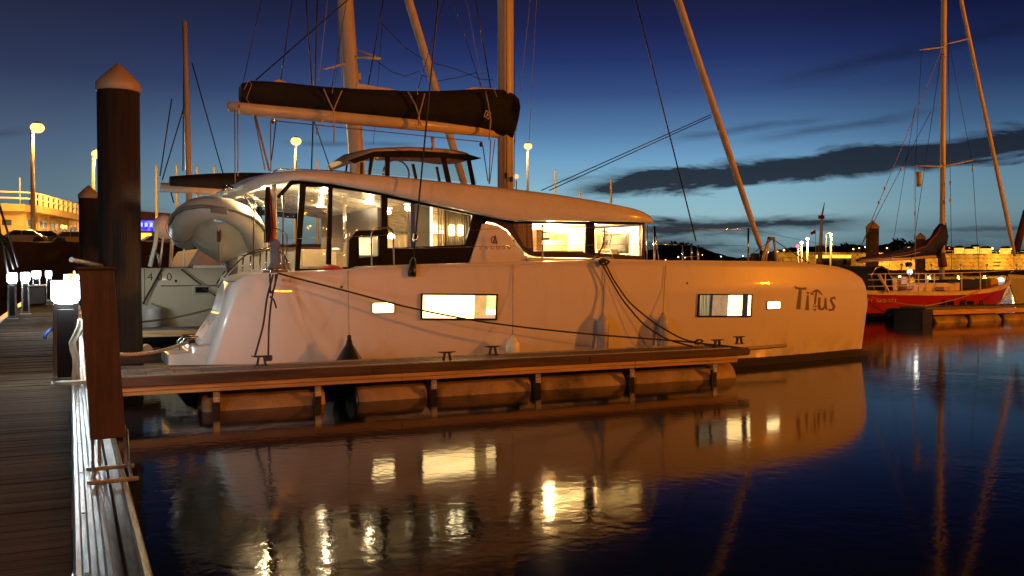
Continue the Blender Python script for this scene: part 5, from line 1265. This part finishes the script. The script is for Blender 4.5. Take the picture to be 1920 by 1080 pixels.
    for a_, b_, m_, r_, lab in (((304, 503), (268, 570), rope_m, .022, 'thick dark line slanting to the fat white fender'), ((340, 505), (378, 535), rope_m, .018, 'dark line slanting over the hull toward its small window'), ((422, 508), (406, 532), rope_m, .014, 'short dark line near the stern rail behind'), ((380, 540), (405, 555), rope_m, .014, 'dark line right of the small hull window'), ((271, 505), (271, 570), rope_m, .008, 'thin vertical line beside the big piling')):
        tag(MB().tube([at(*a_, Yn - .06), at(*b_, Yn - .12)], r_, 6).build('mooring_line', m_), lab, 'rope', 'mooring lines of the catamaran marked 400')
    # little pontoon in front of it
    a, b = at(262, 622, 21.8), at(420, 622, 21.8)
    pz = thing('finger_pontoon', 'low pale finger pontoon in shadow between the two catamarans', 'pontoon', (a.x, 22, 0))
    MB().box(.40, 9, 21.7, 22.5, .30, .42).build('deck', deck_tile, pz); MB().box(.40, 9, 21.66, 21.7, .26, .40).build('fascia_board', timber_pale, pz)
neighbour()

def thin_mast(px_top, py_top, px_b, py_b, Y, r, label, ext=0):
    a, b = at(px_b, py_b, Y), at(px_top, py_top, Y); top = a + (b - a) * (1 + ext)
    t = thing('yacht_mast', label, 'mast', (a.x, Y, 0), 'masts of yachts moored further off')
    MB().tube([(a.x, Y, .4), a, top], [r, r, r * .8], 10).build('pole', mast_paint, t); return t
m_ = thin_mast(346, 40, 354, 330, 36, .11, 'slender mast rising behind the low dark sail cover at left')
for a_, b_ in (((360, 118), (418, 325)), ((348, 190), (304, 338)), ((322, 185), (300, 330)), ((345, 60), (343, 320))):
    MB().tube([at(*a_, 36), at(*b_, 36)], .022, 5).build('stay', wire, m_)
MB().tube([at(340, 217, 36), at(354, 214, 36)], .04, 5).build('spreader', mast_paint, m_)

# loose background rigging right of the main mast
bgm = thing('yacht_rigging', 'pair of pale stays dropping just right of the main mast', 'rigging', at(995, 240, 30))
for a_, b_, r in (((994, 0), (965, 270), .012), ((1006, 0), (992, 265), .010), ((880, 30), (905, 160), .01)):
    P, Q = at(*b_, 30), at(*a_, 30); MB().tube([P, P + (Q - P) * 1.3], r, 5).build('stay', wire_pale, bgm)

# ---------------------------------------------------------------- boat at the left edge
def left_boat():
    t = thing('moored_yacht', 'white yacht bow cut off by the left picture edge beside the pier', 'yacht', (-3.2, 22, 0))
    mb = MB(); yacht_hull(mb, 0, 9, 0, 2.6, 1.15); mb.v = [(-3.05 + y, 30.0 - x, z) for x, y, z in mb.v]; mb.build('hull', grey_hull, t)
    MB().tube([(-2.3, 29, 1.1), (-2.26, 24, 1.9), (-2.2, 21, 1.9)], .02, 6).build('rail', steel, t)
    for a_, b_ in (((-4, 375), (34, 500)), ((-6, 400), (16, 520)), ((3, 440), (26, 505))):
        MB().tube([at(*a_, 26), at(*b_, 26)], .03, 6).build('stay', wire, t)
left_boat()

# ---------------------------------------------------------------- red yacht and right background
def red_yacht():
    Yr = 22.6; yc = Yr + 1.6
    xs0, xb0 = at(1545, 550, yc).x, at(1903, 530, Yr + 1.4).x
    zs = at(1750, 549, Yr).z
    t = thing('red_yacht', 'red hulled sailing yacht with cluttered deck moored beyond the bow', 'yacht', (at(1760, 560, yc).x, yc, 0))
    mb = MB(); rows = yacht_hull(mb, xs0, xb0, yc, 3.2, zs, .35, .7, 1.2); mb.build('hull', red_hull, t)
    top = rows[-1]
    MB().grid([[(x, y - .03, z - .10) for x, y, z in top], [(x, y - .03, z + .03) for x, y, z in top], [(x, y + .1, z + .04) for x, y, z in top]]).build('gunwale', sailcloth, t)
    Ys = Yr - .05
    for k, ch in enumerate('EY NAGITTY'):
        if ch == ' ': continue
        c = at(1626 + k * 5.6, 567, Ys)
        text_mesh(ch, .17, lambda x, y, c=c: (c.x + x, Yr - .06 + .0, c.z + y)).build('letter', sailcloth, t)
    for px in (1781, 1818):
        a, b = at(px - 8, 574, Ys), at(px + 8, 562, Ys); f = MB().box(a.x, b.x, Yr - .07, Yr + .05, a.z, b.z).build('hull_window', pmat('dark_red_frame', (.2, .02, .015), .5), t, bevel=.01)
        MB().box(a.x + .05, b.x - .05, Yr - .085, Yr - .072, a.z + .04, b.z - .04).build('pane', black_frame, f)
    Bx = lambda px0, py0, px1, py1, Y, d, nm, mt, bv=.02: (lambda a, b: MB().box(a.x, b.x, Y, Y + d, a.z, b.z).build(nm, mt, t, bevel=bv))(at(px0, py1, Y), at(px1, py0, Y))
    Bx(1672, 530, 1800, 548, yc - .7, 1.4, 'coachroof', gelcoat); Bx(1672, 522, 1683, 548, yc - 1.0, .3, 'locker', gelcoat)
    Bx(1776, 524, 1850, 543, yc - .6, 1.1, 'deck_cover', navy_cloth, .06); Bx(1770, 538, 1794, 545, yc - 1.1, .5, 'deck_board', sailcloth)
    Bx(1690, 520, 1700, 535, yc - .9, .3, 'instrument_box', gelcoat); Bx(1700, 532, 1714, 545, yc - 1.1, .3, 'deck_bag', webbing, .06); Bx(1858, 522, 1874, 540, yc - .3, .4, 'yellow_bag', pmat('yellow_bag', (.5, .35, .05), .7), .08)
    Bx(1840, 523, 1852, 540, yc - .3, .4, 'green_box', pmat('green_box', (.08, .16, .1), .7), .04)
    # radar arch / hooped canopy
    hoop = [at(1640, 545, yc - 1.2), at(1634, 515, yc - 1.2), at(1641, 503, yc - 1.2), at(1652, 499, yc - 1.2), at(1664, 505, yc - 1.2), at(1672, 525, yc - 1.2), at(1673, 545, yc - 1.2)]
    MB().tube(hoop, .03, 8).build('canopy_hoop', steel, t)
    b2 = [p + Vector((0, 2.2, 0)) for p in hoop]; MB().grid([[tuple(p) for p in hoop], [tuple(p) for p in b2]]).build('spray_hood', pmat('dark_canopy', (.05, .05, .04), .8), t)
    pts = [(1628, 546), (1632, 522), (1650, 515), (1652, 545)]
    for px in (1660, 1705, 1722, 1736, 1752, 1803, 1838): MB().tube([at(px, 547, Yr + .1), at(px, 512, Yr + .1)], .022, 6).build('stanchion', rail_paint, t)
    for py in (513, 524, 536):
        MB().tube([at(1628, py + 1, Yr + .1), at(1700, py, Yr + .1), at(1760, py, Yr + .1)] + ([at(1840, py - 3, Yr + .1), at(1890, py - 6, Yr + .6)] if py == 513 else []), .016, 6).build('guard_rail', rail_paint, t)
    MB().tube([at(1746, 513, Yr + .1), at(1731, 547, Yr + .1)], .025, 6).build('ladder_leg', rail_paint, t)
    MB().tube([at(1648, 515, Yr + .1), at(1666, 547, Yr + .1)], .05, 6).build('strut', rail_paint, t)
    MB().tube([at(1790, 514, Yr + .3), at(1827, 524, Yr + .3)], .025, 6).build('boat_hook', webbing, t)
    # lit deck lamp
    p = at(1706, 510, yc - 1); MB().ball(p, .10, 10, 6).build('deck_lamp', emat('deck_lamp_white', (.85, .92, 1), 2.0), t); light('deck_lamp_glow', p + Vector((0, -.3, .05)), 3, (.95, .9, .8), .06, t)
    p = at(1704, 496, yc - 1); MB().cbox(p, .16, .2, .16).build('lamp_hood', rubber, t, bevel=.04)
    # mast, boom, cover
    m0, m1 = at(1766, 548, yc), at(1770, 0, yc); d = m1 - m0
    MB().tube([m0, m0 + d * .3, m1, m0 + d * 1.5], [.10, .10, .10, .08], 12).build('mast', mast_paint, t)
    for (a_, b_) in (((1716, 311), (1766, 312)), ((1766, 312), (1823, 301)), ((1725, 94), (1769, 88)), ((1769, 84), (1815, 73))):
        MB().tube([at(*a_, yc - .1), at(*b_, yc - .1)], .025, 6).build('spreader', mast_paint, t)
    tp = [(1606, 487), (1620, 482), (1660, 474), (1700, 466), (1730, 457), (1745, 445), (1752, 432), (1766, 417), (1772, 418)]
    bp = [(1608, 490), (1620, 488), (1660, 488), (1700, 487), (1730, 483), (1750, 480), (1760, 478), (1768, 474), (1773, 470)]
    rows = []
    for i in range(41):
        f = i / 40 * 8; k = min(7, int(f)); u = f - k
        T_ = at(tp[k][0] + (tp[k + 1][0] - tp[k][0]) * u, tp[k][1] + (tp[k + 1][1] - tp[k][1]) * u, yc); B_ = at(bp[k][0] + (bp[k + 1][0] - bp[k][0]) * u, bp[k][1] + (bp[k + 1][1] - bp[k][1]) * u, yc)
        w = .10 + .05 * math.sin(f * 2)
        M_ = (T_ + B_) / 2
        rows.append([(B_.x, yc, B_.z), (M_.x, yc - w - .05, M_.z), (T_.x, yc - w * .5, T_.z), (T_.x, yc + w * .5, T_.z), (M_.x, yc + w + .05, M_.z)])
    mb = MB(); mb.grid(rows, True, True); mb.add(rows[0], [tuple(range(5))]); mb.add(rows[-1], [tuple(range(5))]); mb.build('sail_cover', navy_cloth, t)
    MB().tube([at(px, py, yc - .15) for px, py in ((1610, 486), (1660, 481), (1700, 474), (1735, 462), (1755, 440), (1765, 424))], [.02, .03, .04, .06, .06, .04], 8, sq=.5).build('red_fold', pmat('rust_fold', (.20, .03, .015), .8), t)
    MB().tube([at(px, py, yc - .17) for px, py in ((1610, 487.5), (1660, 484), (1700, 479), (1725, 473))], .02, 8, sq=.6).build('pale_hem', sailcloth, t)
    MB().tube([at(1608, 490, yc), at(1770, 480, yc)], .06, 8).build('boom', mast_paint, t)
    MB().tube([at(1765, 475, yc - .15), at(1768, 500, yc - .15)], [.12, .16], 8).build('halyard_bag', pmat('rust_bag', (.12, .05, .03), .8), t)
    # furled jib, stays
    f0, f1 = at(1903, 480, yc), at(1802, 0, yc); d = f1 - f0
    MB().tube([f0, f0 + d * .1, f1, f0 + d * 1.5], [.05, .08, .07, .05], 8).build('furled_jib', sailcloth, t)
    for a_, b_, r, mt in (((1607, 480), (1765, 95), .012, wire_pale), ((1610, 470), (1745, 210), .010, wire), ((1716, 310), (1716, 545), .014, wire_pale), ((1823, 302), (1838, 545), .010, wire), ((1700, 545), (1765, 100), .010, wire), ((1785, 545), (1778, 90), .010, wire),
                          ((1822, 300), (1775, 60), .008, wire), ((1716, 311), (1728, 95), .008, wire), ((1660, 545), (1716, 200), .008, wire)):
        MB().tube([at(*a_, yc - .3), at(*b_, yc - .3)], r, 5).build('stay', mt, t)
    for px, py in ((1659, 353), (1648, 380), (1716, 400), (1782, 343), (1782, 376), (1824, 318), (1690, 316)): MB().cbox(at(px, py, yc - .3), .05, .05, .12).build('block', webbing, t)
    MB().tube([at(1723, 322, yc - .3), at(1723, 350, yc - .3)], [.10, .08], 8).build('radar_reflector', webbing, t)
    # lines from the hull
    for a_, b_, Y2, lab in (((1628, 555), (1730, 573), 21.4, 'pale line along the red hull from the stern'), ((1838, 545), (1732, 574), 21.4, 'pale line slanting from red yacht deck to the pontoon corner'), ((1903, 532), (1868, 572), 21.5, 'pale bow line of the red yacht'), ((1624, 562), (1668, 588), 22.3, 'dark line low on the red hull'), ((1725, 577), (1680, 586), 22.0, 'dark line rising to the pontoon from the red hull')):
        tag(MB().tube(sag(at(*a_, Yr - .05), at(*b_, Y2), .06), .018, 6).build('mooring_line', rope_pale if 'pale' in lab else rope_m), lab, 'rope', 'mooring lines of the red yacht')
    f = at(1672, 588, Yr - .2); tag(MB().lathe([(.05, .2), (.22, .15), (.26, 0), (.22, -.3), (.05, -.4)], (f.x, Yr - .25, f.z), 14).build('dark_fender', rubber), 'black fender low against the red hull', 'fender')
    # pontoon in front
    p0 = at(1722, 590, 21.2); p1 = at(2010, 590, 21.2); xl = at(1735, 590, 20.9).x
    g = thing('finger_pontoon', 'lit finger pontoon with pale floats in front of the red yacht', 'pontoon', (xl, 21.2, 0)); xr = xl + 13
    MB().box(xl, xr, 20.9, 21.9, .42, .50).build('deck', deck_tile, g); MB().box(xl + .3, xr, 20.86, 20.9, .26, .41).build('fascia_board', timber_pale, g)
    MB().box(xl - .2, xl + .28, 20.85, 22.0, -.3, .44).build('end_block', rubber, g, bevel=.05)
    for k in range(7):
        a_ = xl + .45 + k * 1.62; MB().tube([(a_, 21.1, -.03), (a_ + .06, 21.1, -.03), (a_ + 1.44, 21.1, -.03), (a_ + 1.5, 21.1, -.03)], [.22, .26, .26, .22], 20).build('float', concrete_float, g)
        MB().box(a_ + 1.52, a_ + 1.60, 20.87, 20.9, -.3, .25).build('strap', rubber, g)
    for k, px in enumerate((1805, 1840)):
        c = at(px, 570, 21.3); cleat(c.x, 21.3, .505, ('left cleat on the pontoon of the red yacht', 'right cleat on the pontoon of the red yacht')[k], 1.3, cl_m, 'cleats on the far right pontoon')
    # grey yacht at the right edge
    w = thing('grey_yacht', 'pale grey yacht bow poking in at the right picture edge', 'yacht', (xb0 + 4, Yr + 4, 0))
    mb = MB(); yacht_hull(mb, 0, 10, 0, 3.0, 1.25, .2, rake=.8); e = at(1890, 535, Yr + 3.4); mb.v = [(e.x + 10.2 - x, Yr + 3.6 + y, z) for x, y, z in mb.v]; mb.build('hull', grey_hull, w)
    MB().tube([at(1885, 512, Yr + 3.4), at(1925, 505, Yr + 3.4)], .02, 6).build('rail', steel, w); MB().tube([at(1890, 535, Yr + 3.4), at(1885, 512, Yr + 3.4)], .02, 6).build('rail', steel, w)
    MB().tube([at(1905, 470, Yr + 3.4), at(1924, 395, Yr + 3.4)], [.16, .12], 8).build('furled_jib', pmat('dark_red_sail', (.06, .015, .015), .8), w)
    c = at(1876, 527, yc); tag(MB().ball(c, .16, 10, 6).build('white_lamp_bundle', emat('fore_lamp', (1, .95, .8), 1.3)), 'bright white lantern on the foredeck of the red yacht', 'lantern')
red_yacht()

def breakwater():
    Yb = 150.0
    xl, xr = at(1455, 490, Yb).x, at(2300, 490, Yb).x
    t = thing('stone_breakwater', 'long floodlit stone breakwater wall behind the red yacht', 'wall', ((xl + xr) / 2, Yb, 0))
    zt = at(1800, 477, Yb).z; z2 = at(1800, 512, Yb).z
    n = 90; cols = 4
    # coursed stone: staggered blocks proud of the face
    MB().box(xl, xr, Yb + .3, Yb + 8, -3, zt).build('core', stone, t)
    blocks = []; me = None
    H = (zt - 0.2) / 5
    proto = MB().box(0, 3.9, Yb, Yb + .3, 0, H - .04).build('block', stone, t, bevel=0)
    first = True
    for r in range(5):
        x = xl + (2 if r % 2 else 0); 
        while x < xr - 4:
            if first: o = proto; first = False
            else: o = proto.copy(); COL.objects.link(o)
            sx = random.uniform(.45, 1.0); o.scale = (sx, 1, 1); o.location = Vector((x - t.location.x * (1 - sx), -random.uniform(0, .12), .2 + r * H)); x += 3.9 * sx + .06
    for m in [o for o in t.children if o.name.startswith('block')]: pass
    MB().box(xl, xr, Yb - .6, Yb + 1, zt + .003, zt + .2).build('coping', stone, t)
    for k in range(40):
        x = at(1770, 480, Yb).x + k * 2.5
        MB().tube([(x, Yb - .3, zt + .35), (x, Yb - .3, zt + .8)], .035, 5).build('rail_post', rail_paint, t)
    MB().tube([(at(1770, 480, Yb).x, Yb - .3, zt + .8), (xr, Yb - .3, zt + .8)], .03, 5).build('rail', rail_paint, t)
    ledge = at(1800, 506, Yb - 6).z
    MB().box(at(1575, 500, Yb).x, xr, Yb - 7, Yb - .7, -1, max(.5, ledge)).build('lower_ledge', stone, t)
    MB().prism([(at(1440, 493, Yb).x, -1), (xl + 6, -1), (xl + 6, zt), (at(1470, 480, Yb).x, at(1470, 478, Yb).z)], Yb + .5, Yb + 6).build('ramp', stone, t)
    # window openings dark
    for px, py in ((1871, 492), (1869, 498)):
        a = at(px, py, Yb - .3); MB().box(a.x - 1.1, a.x + 1.1, Yb - .32, Yb - .19, a.z - .2, a.z + .2).build('drain_slot', rubber, t)
    # floodlights along the wall
    for k, (px, pw) in enumerate(((1500, 3000), (1585, 5500), (1690, 12000), (1745, 9000), (1800, 3500), (1850, 3000), (1905, 14000), (1970, 9000))):
        p = at(px, 492, Yb - 5); l = thing('wall_floodlight', ('floodlight at the ramp end of the breakwater', 'floodlight by the yellow kiosk', 'strong floodlight behind the furled blue sail', 'floodlight just right of the blue piling',
              'floodlight left of the drain slots', 'floodlight right of the drain slots', 'strong floodlight at the right picture edge', 'floodlight beyond the right edge')[k], 'floodlight', (p.x, Yb - 5, 0), 'floodlights along the breakwater')
        MB().box(p.x - .12, p.x + .12, Yb - 5.1, Yb - 4.9, -1, 2.0).build('stand', dull_steel, l); MB().box(p.x - .3, p.x + .3, Yb - 5.12, Yb - 4.95, 2.003, 2.4).build('housing', dull_steel, l)
        light('flood', (p.x, Yb - 4.6, 2.6), pw * .42, (1, .46, .045), .3, l)
    # yellow kiosk, tower, flag
    k_ = thing('lit_kiosk', 'small yellow lit kiosk on the breakwater left of the piling', 'kiosk', (at(1580, 495, 120).x, 120, 0))
    a, b = at(1562, 508, 120), at(1596, 484, 120); MB().box(a.x, b.x, 120, 124, 0, b.z).build('wall', stone, k_)
    a, b = at(1563, 484, 119.8), at(1596, 478, 119.8); MB().box(a.x, b.x, 119.8, 124, a.z + .02, b.z).build('roof_sign', lit_mat('yellow_sign_glow', (1, .55, .02), (1, .7, .08), 1.6, 2), k_)
    a, b = at(1582, 496, 119.9), at(1587, 486, 119.9); MB().box(a.x, b.x, 119.85, 119.98, a.z, b.z).build('window', black_frame, k_)
    g = thing('signal_mast', 'tall signal mast with small red-lit platform beyond the bow', 'mast', (at(1538, 470, 100).x, 100, 0))
    MB().tube([at(1537, 492, 100), at(1539, 455, 100), at(1541, 405, 100), at(1546, 380, 100)], [.35, .25, .16, .04], 8).build('pole', mast_paint, g)
    MB().cbox(at(1540, 407, 100), .7, .5, .5).build('lamp_basket', pmat('rust_red', (.25, .06, .03), .6), g)
    a, b = at(1525, 486, 100), at(1556, 460, 100); MB().box(a.x, b.x, 100, 101.5, a.z + .7, a.z + .8).build('platform', dull_steel, g)
    MB().cbox(at(1538, 466, 100), .9, .8, .9).build('cabinet', stone, g)
    f = thing('small_flag', 'tiny orange-lit flag on a pole left of the signal mast', 'flag', (at(1528, 460, 100).x, 100, 0))
    MB().tube([at(1529, 480, 100), at(1529, 430, 100)], .04, 5).build('staff', rail_paint, f); MB().prism([at(1529, 431, 100), at(1519, 436, 100), at(1521, 440, 100), at(1529, 438, 100)], 99.98, 100.02).build('cloth', red_cloth, f)
    # lit posts near the bow
    for k, (px, py, c) in enumerate(((1514, 448, 0), (1503, 455, 0), (1558, 440, 0), (1496, 462, 1))):
        p = at(px, py, 80); l = thing('quay_lamp', ('tall bright lamp post beyond the bow, middle of three', 'lamp post left of the tallest bright one', 'bright lamp post with hooked top near the signal mast', 'small red harbour light left of the lamp posts')[k], 'lamp', (p.x, 80, 0), 'harbour lamps beyond the bow')
        MB().tube([(p.x, 80, 0), (p.x, 80, p.z - .1)], [.13, .10], 8).build('post', rail_paint, l)
        MB().ball((p.x, 80, p.z), .16 if c == 0 else .2, 10, 6).build('bulb', emat('harbour_bulb', (1, .6, .2), 30) if c == 0 else emat('red_harbour_bulb', (1, .05, .08), 8), l)
        if c == 0: light('glow', (p.x, 79.6, p.z - .3), 450, (1, .55, .15), .1, l)
    MB().tube([at(1549, 478, 80), at(1549, 438, 80), at(1554, 436, 80), at(1561, 438, 80)], .05, 6).build('hook', rail_paint, l)
    # wooded tree tufts along hill crest
    for k, (px, py, s) in enumerate(((1240, 462, 9), (1262, 460, 11), (1283, 459, 10), (1585, 460, 8), (1640, 462, 9), (1684, 452, 10), (1700, 458, 12), (1726, 462, 8))):
        r_ = ray(px, py); tt = 1400 / math.hypot(r_.x, r_.y); c = Vector((r_.x * tt, r_.y * tt, EYE + r_.z * tt))
        mb = MB()
        for j in range(60):
            d = Vector((random.gauss(0, 1), random.gauss(0, 1), random.gauss(0, .7))).normalized() * s * random.uniform(.3, 1)
            q = c + Vector((d.x, d.y, d.z * .5)); rr = s * random.uniform(.12, .25)
            mb.add([(q.x - rr, q.y, q.z), (q.x + rr, q.y, q.z - rr * .3), (q.x, q.y + rr * .5, q.z + rr), (q.x, q.y - rr, q.z - rr)], [(0, 1, 2), (0, 3, 1), (1, 3, 2), (0, 2, 3)])
        tr_ = thing('hill_tree', '%s dark tree crown from the left on the far hill skyline' % ORD[k + 1], 'tree', (c.x, c.y, c.z - s), 'trees on the far hill skyline')
        mb.build('crown', hill_m, tr_); MB().tube([(c.x, c.y, c.z - s * 1.6), (c.x, c.y, c.z)], s * .06, 6).build('trunk', hill_m, tr_)
breakwater()

# ---------------------------------------------------------------- lamps on the quay behind the camera that light the hulls
def near_lamp(X, Y, z, power, col, label, bulb):
    t = thing('quay_lamp_post', label, 'street lamp', (X, Y, 0), 'lamp posts on the near quay')
    MB().tube([(X, Y, -1), (X, Y, z)], [.14, .08], 10).build('pole', lamp_post_m, t)
    MB().lathe([(.05, .2), (.35, .14), (.42, .02), (.40, 0)], (X, Y, z), 16).build('lamp_head', lamp_post_m, t)
    light('lamp_glow', (X, Y, z - .25), power, col, .8, t)
near_lamp(41, -8, 11, 41000, (1, .262, .004), 'sodium lamp post far right behind the viewer', None)
near_lamp(9, -22, 12, 11500, (1, .28, .006), 'sodium lamp post behind the viewer', None)
near_lamp(-6.5, 4, 5.2, 570, (.95, .92, .92), 'white lamp post left of the pier', None)
